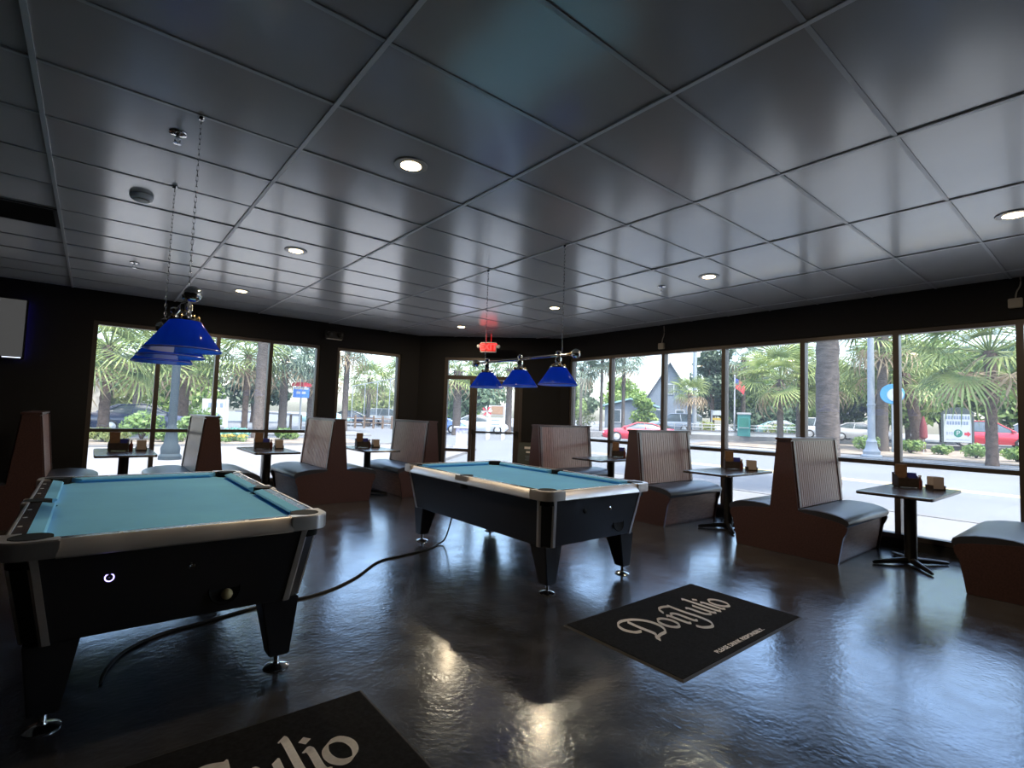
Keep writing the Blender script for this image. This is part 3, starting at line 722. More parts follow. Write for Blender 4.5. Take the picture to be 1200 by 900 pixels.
BB = [(-.50, 'dark wooden booth bench at far left under the television'), (1.21, 'double booth bench behind the near pool lamp shades, between first and second back tables'),
      (2.88, 'double booth bench with brown end panel before the back wall pier'), (4.48, 'brown booth bench in the back corner left of the entrance door')]
for x, lab in BB:
    o = copy_tree(bench0); o.location = (x, 7.55, 0); o.rotation_euler.z = PI/2; tag(o, lab, 'booth bench', 'booth benches')

def make_table():
    root = link('booth_table', None)
    MB().superbox(-.62, .62, -.31, .31, .718, .752, .2, .08, 48, 10).build('table_top', 'laminate', root, smooth=True)
    MB().lathe([(.11, .70), (.11, .717), (.055, .717)], 20).box(-.25, .25, -.03, .03, .700, .717).build('mounting_plate', 'black_metal', root)
    MB().lathe([(.062, .045), (.055, .06), (.055, .705), (.001, .705)], 20).build('column', 'black_metal', root, smooth=True)
    for k in range(4):
        a = PI/4+PI/2*k; ln = .40
        d = Vector((math.cos(a)*1.15, math.sin(a)*.85, 0)).normalized()*ln
        MB().tube([(0, 0, .045), tuple(d*.5+Vector((0, 0, .036))), tuple(d*.95+Vector((0, 0, .022))), tuple(d+Vector((0, 0, .018)))], [.034, .026, .019, .012], 10).build('base_arm', 'black_metal', root, smooth=True)
    return root
tb0 = make_table(); first = True
TABS = [((6.57, 1.505), 0, 'nearest at right', 'dark window table nearest the camera at right, on a cross base'),
        ((6.57, 3.45), 0, 'between the right double benches', 'dark window table between the two double benches at right'),
        ((6.57, 5.43), 0, 'beyond the farther pool table', 'dark window table beyond the farther pool table by the red car'),
        ((.36, 8.29), PI/2, 'beyond the nearer pool table', 'dark table by the back windows left of the street lamp post'),
        ((2.08, 8.29), PI/2, 'between the back double benches', 'dark table by the back windows between the two double benches'),
        ((3.66, 8.29), PI/2, 'under the single window', 'dark table under the single narrow back window')]
for (x, y), rz, ph, lab in TABS:
    o = tb0 if first else copy_tree(tb0); first = False
    o.location = (x, y, 0); o.rotation_euler.z = rz; tag(o, lab, 'table', 'booth tables')
# things on the tables
def make_caddy():
    root = link('condiment_caddy', None)
    s0 = [(-.085, -.055, 0), (.085, -.055, 0), (.085, .055, 0), (-.085, .055, 0)]
    def w(pts, a, b2):
        return pts
    MB().box(-.085, .085, -.055, .055, .0, .012).box(-.085, .085, .045, .055, .012, .115).box(-.085, .085, -.055, -.045, .012, .075).prism([(-.045, .012), (.045, .012), (.045, .115), (-.045, .075)], -.085, -.075, lambda p, q, h: (h, p, q)).prism([(-.045, .012), (.045, .012), (.045, .115), (-.045, .075)], .075, .085, lambda p, q, h: (h, p, q)).build('basket', 'basket', root)
    box('divider', 'basket', root, -.003, .003, -.044, .044, .012, .08)
    for x in (-.07, .07): MB().tube([(x, -.04, .004), (x, -.04, -.006)], .008, 6).tube([(x, .04, .004), (x, .04, -.006)], .008, 6).build('foot', 'rubber', root)
    return root
cd0 = make_caddy(); first = True
mc = MB().superbox(-.055, .055, -.006, .006, 0, .225, .05, .05, 16, 6).mesh('menu_card', 'menu_brown')
bx0 = MB().box(-.040, .040, -.022, .022, 0, .135).mesh('sugar_box', 'blue_box', bevel=.003)
bt = MB().lathe([(.020, 0), (.022, .01), (.022, .075), (.012, .10), (.009, .12), (.012, .122), (.012, .138), (.001, .139)], 14)
btm = bt.mesh('sauce_bottle', 'red_sauce', smooth=True); btl = MB().lathe([(.013, .120), (.013, .140), (.001, .141)], 12).mesh('cap', 'white_plastic')
def make_napkin():
    root = link('napkin_holder', None)
    MB().box(-.055, .055, -.05, .05, 0, .012).box(-.055, -.048, -.05, .05, .012, .045).box(.048, .055, -.05, .05, .012, .045).build('tray', 'basket', root)
    MB().superbox(-.046, .046, -.044, .044, .012, .125, .08, .08, 24, 8).build('napkins', 'napkin', root)
    return root
nk0 = make_napkin()
for k, ((x, y), rz, ph, lab) in enumerate(TABS):
    c, s_ = math.cos(rz), math.sin(rz)
    def at(a, b2, z=.752): return (x+c*a-s_*b2, y+s_*a+c*b2, z)
    # local +x points to the windows
    u_, v_ = (.30, .10) if rz == 0 else (.10, .06)
    def pl(o, a, b2, z, rr, label, cat, grp):
        o.location = at(a, b2, z); o.rotation_euler.z = rr; tag(o, label, cat, grp)
    face = math.radians(-52) if rz == 0 else math.radians(-8)
    o = cd0 if first else copy_tree(cd0)
    o.scale = (1.25, 1.25, 1.25)
    pl(o, u_, v_, .7605, face, 'black condiment caddy on the table '+ph, 'caddy', 'condiment caddies')
    m_ = link('menu_card', mc); q = Matrix.Rotation(face, 3, 'Z') @ Vector((-.045, .022, 0))
    pl(m_, u_, v_, .7735, face, 'brown menu card in the caddy on the table '+ph, 'menu', 'menu cards')
    m_.location = Vector(m_.location)+q; m_.rotation_euler = (.10, 0, face)
    q = Matrix.Rotation(face, 3, 'Z') @ Vector((.055, .015, 0))
    s2 = link('sugar_box', bx0); pl(s2, u_, v_, .7735, face, 'blue sugar box in the caddy on the table '+ph, 'sugar box', 'sugar boxes'); s2.location = Vector(s2.location)+q
    o = link('sauce_bottle', btm); link('cap', btl, o); pl(o, u_+(.02 if rz == 0 else .0), v_-(.115 if rz == 0 else .13), .752, 0, 'red sauce bottle on the table '+ph, 'bottle', 'sauce bottles')
    o = nk0 if first else copy_tree(nk0)
    o.scale = (1.15, 1.15, 1.1)
    pl(o, u_+(.04 if rz == 0 else 0.), v_-(.24 if rz == 0 else .24), .752, face+.1, 'pale brown napkin holder on the table '+ph, 'napkin holder', 'napkin holders')
    first = False
# ------------------------------------------------------------------ cord, notice stand, extinguisher
pts = [(3.02, 4.60, .372), (3.02, 4.66, .20), (2.99, 4.70, .05), (2.90, 4.68, .012), (2.69, 4.56, .008), (2.38, 4.50, .008), (2.11, 4.43, .008), (1.75, 4.10, .008), (1.39, 3.90, .008), (.96, 3.87, .008), (.64, 3.79, .008), (.42, 3.74, .008), (.24, 3.60, .008), (.15, 3.41, .008), (.12, 3.25, .008)]
tag(MB().tube(smooth_path(pts, 6), .008, 8).build('extension_cord', 'rubber', None, smooth=True), 'black power cord running over the floor between the two pool tables', 'cord')
t = thing('notice_stand', 'dark sandwich board with white lettering beside the entrance door', 'sandwich board', (6.70, 7.60, 0), diag_rz)
for s_ in (-1, 1):
    MB().loft([[(-.24, s_*.20-.012, 0), (.24, s_*.20-.012, 0), (.24, s_*.20+.012, 0), (-.24, s_*.20+.012, 0)], [(-.20, s_*.025-.012, .86), (.20, s_*.025-.012, .86), (.20, s_*.025+.012, .86), (-.20, s_*.025+.012, .86)]]).build('board', 'sign_frame', t)
sl_ = math.atan2(.175, .86)
for (z, w_, h_) in ((.76, .22, .045), (.68, .15, .035), (.60, .18, .012), (.565, .16, .012), (.53, .17, .012)):
    o = box('chalk_line', 'mat_print' if h_ > .02 else 'sign_ink', t, -w_/2, w_/2, -.002, .002, -h_/2, h_/2)
    o.location = (.02, -(.20-.175*z/.86)-.014, z); o.rotation_euler.x = -sl_
box('hinge', 'black_metal', t, -.18, .18, -.03, .03, .845, .865)
t = thing('fire_extinguisher', 'small red extinguisher on black wall above the sandwich board', 'fire extinguisher', (6.98, 7.83-.09, .82), diag_rz)
MB().lathe([(.05, 0), (.055, .01), (.055, .20), (.04, .235), (.018, .25), (.001, .25)], 18).build('cylinder_body', 'extinguisher_red', t, smooth=True)
MB().lathe([(.018, .25), (.018, .28), (.001, .28)], 12).box(-.012, .05, -.008, .008, .28, .295).build('valve', 'black_metal', t)
MB().tube(smooth_path([(-.015, 0, .27), (-.06, 0, .25), (-.068, 0, .12), (-.066, 0, .05)]), .008, 6).build('hose', 'rubber', t, smooth=True)

# ================================================================== outside
GZ = -0.12; LOT = 0.30
struct(MB().prism([(-60, -60), (160, -60), (160, 170), (-60, 170)], -.5, GZ).build('ground', 'asphalt'))
struct(MB().prism([(WX+.2, -40), (10.6, -40), (10.6, 9.0), (9.6, 11.2), (7.4, 12.6), (5.0, WY+.2), (WX+.2, 7.6)], GZ-.1, -.03).build('sidewalk_right', 'concrete'))
struct(MB().prism([(-40, WY+.2), (5.0, WY+.2), (7.4, 12.6), (12.5, 17.5), (12.5, 20.5), (-40, 20.5)], GZ-.1, -.03).build('sidewalk_back', 'paver'))
struct(MB().box(-40, 12.5, 20.5, 20.75, GZ-.1, .02).build('kerb_back', 'kerb'))
struct(MB().box(10.6, 10.8, -40, 9.0, GZ-.1, -.02).build('kerb_right', 'kerb'))
for k, x in enumerate((16.75, 17.15)): struct(box('road_line_%d' % (k+1), 'yellow_line', None, x-.06, x+.06, -40, 16, GZ-.02, GZ+.004))
struct(MB().prism([(27.6, -40), (30.2, -40), (30.2, 15.5), (29.2, 18.0), (27.6, 17.0)], GZ-.1, -.02).build('sidewalk_far', 'concrete'))
struct(MB().prism([(30.2, -40), (45.2, -40), (45.8, 17.8), (36, 20), (29.2, 18.0), (30.2, 15.5)], GZ-.1, .02).build('planting_bed_far', 'mulch'))
struct(MB().prism([(31, 28), (39, 25.5), (46, 18.5), (45, -40), (150, -40), (150, 160), (31, 160)], GZ-.1, LOT).build('parking_lot_far', 'concrete'))
struct(MB().prism([(-14, 21.0), (9.0, 21.0), (9.5, 24.5), (-14, 24.5)], GZ-.1, .03).build('planting_bed_back', 'mulch'))
struct(MB().prism([(-40, 29), (13, 29), (14.5, 36), (-40, 36)], GZ-.1, -.04).build('verge_back', 'concrete'))

# ---- palms
def frond_mesh(name, mt, n=15, L_=0.85, pet=.75, w_=.055, droop=.55):
    mb_ = MB()
    mb_.tube([(0, 0, 0), (pet*.5, 0, .02), (pet, 0, -.03)], [.022, .016, .010], 4)
    for k in range(n):
        a = math.radians(-115+230*k/(n-1)); ln = L_*(.72+.28*math.cos(a*.6))*random.uniform(.9, 1.08)
        d = Vector((math.cos(a), math.sin(a), 0)); s_ = Vector((-d.y, d.x, 0))*w_/2
        o = Vector((pet, 0, -.03)); fold = .10
        p1 = o + d*ln*.45 + Vector((0, 0, .05-.05*droop)); p2 = o + d*ln*.8 + Vector((0, 0, -.14*droop-.03)); p3 = o + d*ln + Vector((0, 0, -.42*droop*random.uniform(.8, 1.3)))
        v = [o-s_*.3, o+s_*.3, p1+s_, p1-s_, p2+s_*.8, p2-s_*.8, p3]
        mb_.add([tuple(q) for q in v], [(0, 1, 2, 3), (3, 2, 4, 5), (5, 4, 6)])
    return mb_.mesh(name, mt, norm=False)
FR = {'green': [frond_mesh('frond', 'palm_leaf', 16, droop=d) for d in (.5, .9, 1.3)],
      'blue': [frond_mesh('frond', 'palm_leaf_blue', 16, droop=d) for d in (.5, .9, 1.3)],
      'dry': [frond_mesh('frond', 'palm_dry', 12, droop=d) for d in (1.3, 1.6)],
      'big': [frond_mesh('frond', 'palm_leaf', 26, L_=1.0, pet=1.0, w_=.045, droop=d) for d in (.6, 1.0, 1.5)]}
def palm(x, y, h, rad, label, crown=1.9, nf=30, kind='green', lean=(0, 0), z0=None, dry=4, tr='trunk_grey', skirt=0.0):
    z0 = (GZ if z0 is None else z0)-.02
    t = thing('palm_tree', label, 'palm tree', (x, y, z0), 0, 'palm trees along the streets')
    rings = []; n = 26
    for k in range(n+1):
        f = k/n; r = rad*(1.12-.12*min(1, f*8))*(1-.12*f)*(1+.05*((k % 2)*2-1))
        if f > .86: r *= 1+.35*(f-.86)/.14
        cx, cy = lean[0]*f*f, lean[1]*f*f
        rings.append([(cx+r*math.cos(2*PI*i/14)*(1+random.uniform(-.04, .04)), cy+r*math.sin(2*PI*i/14)*(1+random.uniform(-.04, .04)), h*f) for i in range(14)])
    MB().loft(rings).build('trunk', tr, t, smooth=True, ang=60)
    sc = crown/1.6
    for k in range(nf):
        f = (k+.5)/nf; el = math.radians(82-(132+skirt)*f**.85+random.uniform(-8, 8)); az = k*2.39996+random.uniform(-.2, .2)
        isdry = k >= nf-dry
        me = random.choice(FR['dry' if isdry else kind])
        o = link('frond', me, t); s_ = sc*random.uniform(.88, 1.1)
        o.scale = (s_, s_, s_); o.location = (lean[0]+.5*rad*math.cos(az)*math.cos(el), lean[1]+.5*rad*math.sin(az)*math.cos(el), h-.05+.25*rad*math.sin(el)-.25*(1-math.cos(el))*0)
        o.rotation_euler = (random.uniform(-.4, .4), -el, az)
    return t
# ---- broadleaf foliage
def leaf_cloud(blobs, n, size, mt, name, parent, seed):
    g = np.random.default_rng(seed)
    vol = np.array([b2[3]*b2[4]*b2[5] for b2 in blobs])**(2/3); cnt = np.maximum(4, (n*vol/vol.sum()).astype(int))
    V = []
    for (cx, cy, cz, rx, ry, rz_), c in zip(blobs, cnt):
        d = g.normal(size=(c, 3)); d /= np.linalg.norm(d, axis=1)[:, None]
        rr = 1-np.abs(g.normal(0, .22, c)); rr = np.clip(rr, .15, 1.06)
        P = d*rr[:, None]*np.array([rx, ry, rz_])+np.array([cx, cy, cz])
        nrm = d+g.normal(0, .7, (c, 3)); nrm /= np.linalg.norm(nrm, axis=1)[:, None]
        a = np.cross(nrm, g.normal(size=(c, 3))); a /= np.linalg.norm(a, axis=1)[:, None]; b3 = np.cross(nrm, a)
        s_ = size*g.uniform(.6, 1.3, c)[:, None]
        V.append(np.stack([P-a*s_, P-b3*s_*.45, P+a*s_, P+b3*s_*.45], 1))
    V = np.concatenate(V).reshape(-1, 3); k = len(V)//4
    me = bpy.data.meshes.new(name); me.vertices.add(len(V)); me.vertices.foreach_set('co', V.ravel())
    me.loops.add(4*k); me.loops.foreach_set('vertex_index', np.arange(4*k)); me.polygons.add(k)
    me.polygons.foreach_set('loop_start', np.arange(0, 4*k, 4)); me.update(calc_edges=True); me.validate()
    me.materials.append(M[mt]); o = link(name, me, parent); o['kind'] = 'stuff'; return o
SEED = [100]
def tree(x, y, h, r, label, mt='tree_leaf', n=2600, size=.20, z0=None, trunk=.18, low=.28, grp='broadleaf trees beyond the streets', name='broadleaf_tree'):
    SEED[0] += 1; g = random.Random(SEED[0]); z0 = (GZ if z0 is None else z0)-.02
    t = thing(name, label, 'tree', (x, y, z0), 0, grp)
    top = h*low+.35*(h-h*low); mb_ = MB().tube([(0, 0, 0), (.1*g.uniform(-1, 1), .1, h*low), (.2*g.uniform(-1, 1), .1, top)], [trunk*1.3, trunk, trunk*.6], 10)
    blobs = []
    for k in range(11):
        a = k*2.4; f = g.uniform(0, 1); rr = r*.62*math.sqrt(g.uniform(0.05, 1)); zz = h*low+(h-h*low)*(.18+.68*f)
        q = r*g.uniform(.34, .55)*(1.1-.45*f)
        blobs.append((rr*math.cos(a)*(1.05-.6*f), rr*math.sin(a)*(1.05-.6*f), zz, q, q, q*.75))
        if k % 3 == 0: mb_.tube([(0, 0, h*low*.9), (blobs[-1][0]*.9, blobs[-1][1]*.9, zz)], [trunk*.5, trunk*.2], 6)
    mb_.build('trunk', 'trunk_brown', t, smooth=True)
    leaf_cloud(blobs, n, size, mt, 'foliage', t, SEED[0]); return t
def shrub(x, y, h, r, label, mt='shrub_leaf', n=700, size=.09, z0=None, name='shrub', grp='shrubs in the planting beds'):
    SEED[0] += 1; g = random.Random(SEED[0]); z0 = (.02 if z0 is None else z0)-.02
    t = thing(name, label, 'shrub', (x, y, z0), 0, grp)
    mb_ = MB()
    for k in range(5): mb_.tube([(0, 0, 0), (r*.5*math.cos(k*1.3), r*.5*math.sin(k*1.3), h*.7)], [.03, .012], 5)
    mb_.build('stems', 'trunk_brown', t)
    blobs = [(r*.5*math.cos(k*1.26), r*.5*math.sin(k*1.26), h*g.uniform(.42, .62), r*.55, r*.55, h*.38) for k in range(5)] + [(0, 0, h*.62, r*.5, r*.5, h*.4)]
    leaf_cloud(blobs, n, size, mt, 'foliage', t, SEED[0]); return t

# palms seen through the right-hand windows
palm(12.6, 4.35, 7.6, .235, 'tall palm with the thick grey-brown trunk close outside the right windows', crown=2.4, kind='big', nf=30)
palm(28.9, 3.85, 4.9, .21, 'palm across the road at right with big drooping fan leaves above the parking sign', crown=2.9, nf=36, kind='big', tr='trunk_brown')
palm(36.4, 9.6, 7.0, .28, 'palm across the road with trunk just right of a window mullion', crown=2.6, nf=26)
palm(39.6, 8.6, 5.0, .34, 'palm with leaning trunk left of the parking sign', crown=2.6, nf=26, lean=(-.5, .7), tr='trunk_brown')
palm(40.5, 10.9, 5.8, .26, 'palm behind the grey street lamp post at right', crown=2.7, nf=30)
palm(43.6, 14.9, 5.0, .22, 'slim palm between the thick trunk and the lamp post', crown=2.5, nf=28)
palm(42.6, 16.7, 6.4, .22, 'slim palm just left of the thick trunk', crown=2.4, nf=26)
palm(37.4, 15.9, 4.7, .22, 'full round palm left of the second window mullion from the thick trunk', crown=2.7, nf=36, kind='big')
palm(33.0, 30.8, 5.4, .13, 'thin pale palm nearest the dark corner in the right windows', crown=2.3, nf=30, z0=LOT, kind='blue')
palm(34.3, 29.6, 6.6, .14, 'thin palm behind the first slim mullion above the red car', crown=2.4, nf=30, z0=LOT, kind='blue')
palm(35.8, 28.4, 6.3, .15, 'thin palm standing over the roof of the red car', crown=2.4, nf=30, z0=LOT, kind='blue')
palm(38.4, 23.6, 3.5, .15, 'short yellowish palm before the gabled house', crown=1.9, nf=28, dry=10, z0=LOT)
palm(46.8, 23.2, 7.2, .2, 'tall palm behind the flagpole', crown=2.6, nf=26, z0=LOT, kind='blue')
# through the back windows
palm(.42, 28.6, 4.0, .21, 'palm in front of the dark car, leftmost in the back windows', crown=2.6, nf=36, kind='big', tr='trunk_brown')
palm(5.75, 24.6, 7.5, .27, 'thick grey palm trunk in the middle of the back windows', crown=2.4, nf=26, kind='big')
palm(9.9, 36.3, 5.0, .27, 'palm left of the red and blue hanging sign', crown=2.8, nf=34, kind='blue')
palm(4.1, 35.3, 4.2, .30, 'brown palm behind the pole of the back street lamp', crown=2.7, nf=28, tr='trunk_brown')
palm(7.0, 33.4, 4.6, .17, 'slim dark palm just left of the thick grey trunk', crown=2.5, nf=30, tr='trunk_brown')
palm(2.2, 40.5, 4.6, .24, 'palm far behind the dark car', crown=2.6, nf=28)
palm(13.0, 40.5, 4.6, .22, 'palm behind the hanging sign near the window edge', crown=2.5, nf=26, kind='blue')
palm(13.2, 33.9, 6.0, .2, 'palm whose leaves hang in the upper left of the single back window', crown=2.5, nf=24, kind='blue')
palm(20.6, 47.0, 4.6, .2, 'yellow-green palm at the middle of the single back window', crown=2.6, nf=30)
palm(24.2, 47.4, 5.4, .2, 'palm at the right side of the single back window', crown=2.4, nf=26, dry=9)
palm(18.0, 50.0, 4.4, .2, 'palm with dry leaves left in the single back window', crown=2.0, nf=26, dry=12)
palm(19.9, 30.4, 4.6, .30, 'palm with a thick trunk behind the door sidelight', crown=2.3, nf=28)
palm(25.4, 31.4, 5.2, .26, 'palm at the right side of the glass door', crown=2.4, nf=28)
# broadleaf trees and backdrop
tree(50.5, 11.6, 6.6, 5.0, 'wide bright green tree behind the parking sign', n=4200, size=.30, z0=LOT, low=.22)
tree(53, 5.0, 6.4, 4.6, 'bright green tree at the right edge behind the large palm', n=3600, size=.30, z0=LOT, low=.2)
tree(55, 19.0, 7.6, 4.4, 'green tree behind the thick palm trunk across the road', n=3600, size=.30, z0=LOT, low=.2)
tree(44.6, 25.0, 8.6, 3.0, 'tall dark tree right of the pale utility pole', 'tree_leaf_dark', n=4200, size=.22, z0=LOT, low=.25)
tree(51, 27.2, 7.8, 3.6, 'dark rounded tree behind the flag', 'tree_leaf_dark', n=3600, size=.26, z0=LOT, low=.15)
tree(50.5, 22.6, 5.6, 3.6, 'dark low tree behind the green booth sign', 'tree_leaf_dark', n=3200, size=.26, z0=LOT, low=.1)
tree(39.5, 37.0, 5.6, 2.6, 'grey-green tree behind the red car', 'tree_leaf_dark', n=2600, size=.24, z0=LOT, low=.1)
tree(36.2, 35.6, 4.6, 2.4, 'low tree between the thin pale palms', 'tree_leaf', n=2400, size=.22, z0=LOT, low=.1)
tree(45.6, 33.6, 4.0, 2.0, 'small green tree before the grey house', 'tree_leaf', n=1800, size=.2, z0=LOT, low=.1)
BK = [(58, -2), (60, -11), (64, 14), (66, 24), (70, 33), (72, 6), (71, 56)]
for k, (x, y) in enumerate(BK):
    tree(x, y, 9.0+(k % 3)*.9, 5.6, 'tree in the far green row beyond the right windows, %s' % ['right of the white car', 'far beyond the right edge', 'behind the lamp post', 'behind the round palm', 'right of the gabled house', 'deep behind the parking sign', 'behind the grey house'][k], ['tree_leaf', 'tree_leaf_dark'][k % 2], n=4200, size=.34, z0=LOT, low=.12)
for k, (x, y, lab) in enumerate([(52.5, 17.0, 'left of the thick palm trunk'), (54.5, 14.0, 'right of the thick palm trunk'), (52.5, 8.4, 'above the parking sign'), (56.5, 10.6, 'high behind the parking sign'), (53.5, 2.2, 'behind the white vehicle at the edge'), (50.5, 24.8, 'right of the flagpole')]):
    tree(x, y, [7.6, 8.6, 7.8, 9.4, 8.4, 6.6][k], 4.4, 'green broadleaf tree across the road, '+lab, ['tree_leaf', 'tree_leaf_dark', 'tree_leaf'][k % 3], n=4200, size=.27, z0=LOT, low=.14)
BK2 = [(-8, 50), (-1, 47), (5.5, 51), (12, 54), (-14, 44), (30, 66), (37, 58), (30.5, 44)]
for k, (x, y) in enumerate(BK2):
    tree(x, y, [6.4, 6.0, 6.6, 5.6, 6.5, 5.2, 5.6, 6.6][k], 4.6, 'tree in the far row behind the back windows, %s' % ['left behind the street lamp', 'behind the dark car', 'behind the white notice board', 'behind the hanging sign', 'beyond the left window jamb', 'behind the post fence', 'left in the door transom', 'behind the door glass'][k], ['tree_leaf', 'tree_leaf_yellow', 'tree_leaf', 'tree_leaf_dark'][k % 4], n=3000, size=.32, low=.12)
# shrubs
for (x, y, h, r, lab, mt) in [(1.5, 23.6, 1.15, .75, 'round green shrub before the dark car', 'shrub_leaf'), (3.05, 23.2, .95, .55, 'green shrub right of the back street lamp', 'shrub_leaf'),
        (.4, 22.4, .5, .7, 'low pale shrub at the left end of the back bed', 'tree_leaf_yellow'), (2.2, 22.2, .45, .6, 'low shrub in front of the round green shrub', 'shrub_leaf'),
        (4.4, 22.5, .55, .55, 'blue-green low plant below the white notice board', 'teal_leaf'), (3.6, 24.0, 1.3, .6, 'taller bright shrub left of the white notice board', 'shrub_leaf'),
        (6.6, 23.4, .5, .5, 'low shrub right of the thick grey trunk', 'shrub_leaf'),
        (34.4, 9.9, .95, .7, 'green shrub beside the trunk right of the lamp post', 'shrub_leaf'), (36.0, 8.2, .8, .7, 'green shrub left of the parking sign', 'tree_leaf'),
        (34.6, 5.2, .8, .6, 'bright shrub below the right post of the parking sign', 'shrub_leaf'), (36.5, 6.9, .6, .5, 'small shrub under the parking sign', 'tree_leaf'),
        (33.5, 3.6, .7, .6, 'shrub right of the palm with drooping leaves', 'tree_leaf'), (33.0, 2.2, .8, .7, 'shrub at the far right edge of the bed', 'tree_leaf'),
        (47.2, 20.6, 1.2, 1.1, 'yellow-green hedge bush right of the green booth sign', 'tree_leaf_yellow'), (48.2, 19.0, 1.2, 1.1, 'hedge bush beside the round palm', 'shrub_leaf'),
        (40.4, 27.6, .8, .8, 'dark bush in front of the grey vehicle', 'tree_leaf_dark'), (42.6, 24.4, 1.3, .8, 'yellowish bush right of the pale pole', 'tree_leaf_yellow'),
        (34.6, 31.8, 1.9, 1.1, 'pale bush between the thin palms and the blue house', 'tree_leaf_yellow')]:
    shrub(x, y, h, r, lab, mt, z0=(LOT if x > 38.5 or y > 26 else .02))
for k, (x, y) in enumerate(((4.15, 21.9), (4.5, 21.7), (3.9, 21.6))):
    SEED[0] += 1
    t = thing('flower_clump', ['yellow flower clump right of a dark bench edge', 'yellow flower clump beside the blue-green plant', 'yellow flower clump left of the blue-green plant'][k], 'flowers', (x, y, .01), 0, 'yellow flowers in the back bed')
    leaf_cloud([(0, 0, .14, .2, .2, .12)], 90, .05, 'shrub_leaf', 'leaves', t, SEED[0]); leaf_cloud([(0, 0, .25, .2, .2, .06)], 60, .045, 'flower_yellow', 'blossoms', t, SEED[0]+500)

# ---- street furniture
def lamp_post(x, y, h, r, label, mt, z0=-.03, arm=True):
    t = thing('street_lamp', label, 'street lamp', (x, y, z0-.01), 0, 'street lamp posts')
    MB().lathe([(r*2.7, 0), (r*2.7, .10), (r*2.2, .16), (r*2.3, .30), (r*1.7, .42), (r*1.35, .70), (r*1.5, .76), (r*1.1, .84), (r, .9)], 20).build('base', mt, t, smooth=True)
    MB().lathe([(r, .88), (r*.98, 2.5), (r*.75, h), (.001, h)], 16).build('pole', mt, t, smooth=True)
    MB().lathe([(r*1.12, 2.45), (r*1.2, 2.5), (r*1.12, 2.55)], 16).build('collar', mt, t, smooth=True)
    MB().tube(smooth_path([(0, 0, h-.3), (.3, 0, h+.15), (.9, 0, h+.25)]), .035, 8).build('arm', mt, t, smooth=True)
    MB().lathe([(.001, .12), (.08, .10), (.22, -.02), (.20, -.06), (.001, -.08)], 16, (1.0, 0, h+.2)).build('lamp_head', mt, t, smooth=True)
lamp_post(28.6, 8.0, 7.5, .155, 'tall grey street lamp post across the road right of the thick palm trunk', 'pole_grey', z0=-.02)
lamp_post(1.62, 15.7, 6.5, .095, 'dark street lamp post with flared base on the back sidewalk', 'pole_teal')
t = thing('utility_pole', 'tall pale blue-grey utility pole left of the tall dark tree', 'utility pole', (41.0, 24.7, LOT-.01))
MB().lathe([(.21, 0), (.20, .5), (.17, 8.5), (.001, 8.5)], 14).build('pole', 'pole_grey', t, smooth=True); MB().box(-.06, .06, -1.0, 1.0, 7.7, 7.85).build('cross_arm', 'pole_grey', t)
t = thing('flagpole', 'white flagpole with a drooping striped flag', 'flagpole', (43.6, 22.4, LOT-.01))
MB().lathe([(.07, 0), (.05, 5.2), (.001, 5.2)], 10).ball((0, 0, 5.25), .08, 8).build('pole', 'trim_white', t, smooth=True)
fl = MB(); rows = []
for i in range(8):
    f = i/7; rows.append([(.05+.55*f, -.65*f+.08*math.sin(6*f), 5.05-.9*f*f), (.05+.45*f, -.55*f+.08*math.sin(6*f+.5), 4.3-.75*f)])
fo = MB().loft(rows, cap=False, closed=False).build('flag', 'flag_red', t, norm=False, smooth=True)
rows2 = [[(a[0]-.02, a[1]-.02, a[2]+.01), (a[0]*.5+b2[0]*.5-.02, a[1]*.5+b2[1]*.5-.02, a[2]*.5+b2[2]*.5)] for a, b2 in rows[:4]]
MB().loft(rows2, cap=False, closed=False).build('canton', 'flag_blue', fo, norm=False)

def face_cam(x, y): return math.atan2(-x, y)-PI   # local -y towards the origin
def board(name, label, x, y, z0, w_, h_, zb, face, frame, cat='sign', posts=True, post_mt='sign_frame', rz=None, thick=.06):
    t = thing(name, label, cat, (x, y, z0-.01), (face_cam(x, y)+PI) if rz is None else rz)
    if posts:
        for s_ in (-1, 1): box('post', post_mt, t, s_*(w_/2+.05)-.06, s_*(w_/2+.05)+.06, -.05, .07, 0, zb+h_+.05)
    box('frame', frame, t, -w_/2-.0, w_/2+.0, -.0, thick, zb-.04, zb+h_+.04)
    box('face', face, t, -w_/2+.03, w_/2-.03, -.02, -.0005, zb, zb+h_)
    return t
def put_text(t, body, size, mt, x, z, y=-.024):
    o = link('lettering', text_mesh(body, size, mt), t, (x, y, z)); o.rotation_euler = (PI/2, 0, 0); return o
t = board('parking_sign', 'white parking sign with green P and red arrow in a dark frame', 39.6, 6.75, .02, 1.62, 1.80, .75, 'sign_white', 'sign_frame')
MB().prism([(-1.0, 2.55), (1.0, 2.55), (.75, 2.80), (.35, 2.98), (-.35, 2.98), (-.75, 2.80)], 0, .08, lambda p, q, h: (p, h, q)).build('pediment', 'sign_frame', t)
for (z, n, w_) in ((2.33, 9, .155), (1.98, 8, .155)):
    for k in range(n): box('block_letter', 'sign_ink', t, (k-(n-1)/2)*w_-.055, (k-(n-1)/2)*w_+.055, -.026, -.019, z-.11, z+.11)
MB().lathe([(.001, 0), (.25, 0), (.25, .008), (.001, .008)], 28, (.03, -.019, 1.32), fn=lambda x, y, z: (x, -z, y)).build('green_disc', 'sign_green', t)
put_text(t, 'P', .44, 'sign_white', .03, 1.32, -.029); put_text(t, '$10', .26, 'sign_ink', -.46, 1.30); put_text(t, 'ALL DAY PARKING', .155, 'sign_ink', .0, .90)
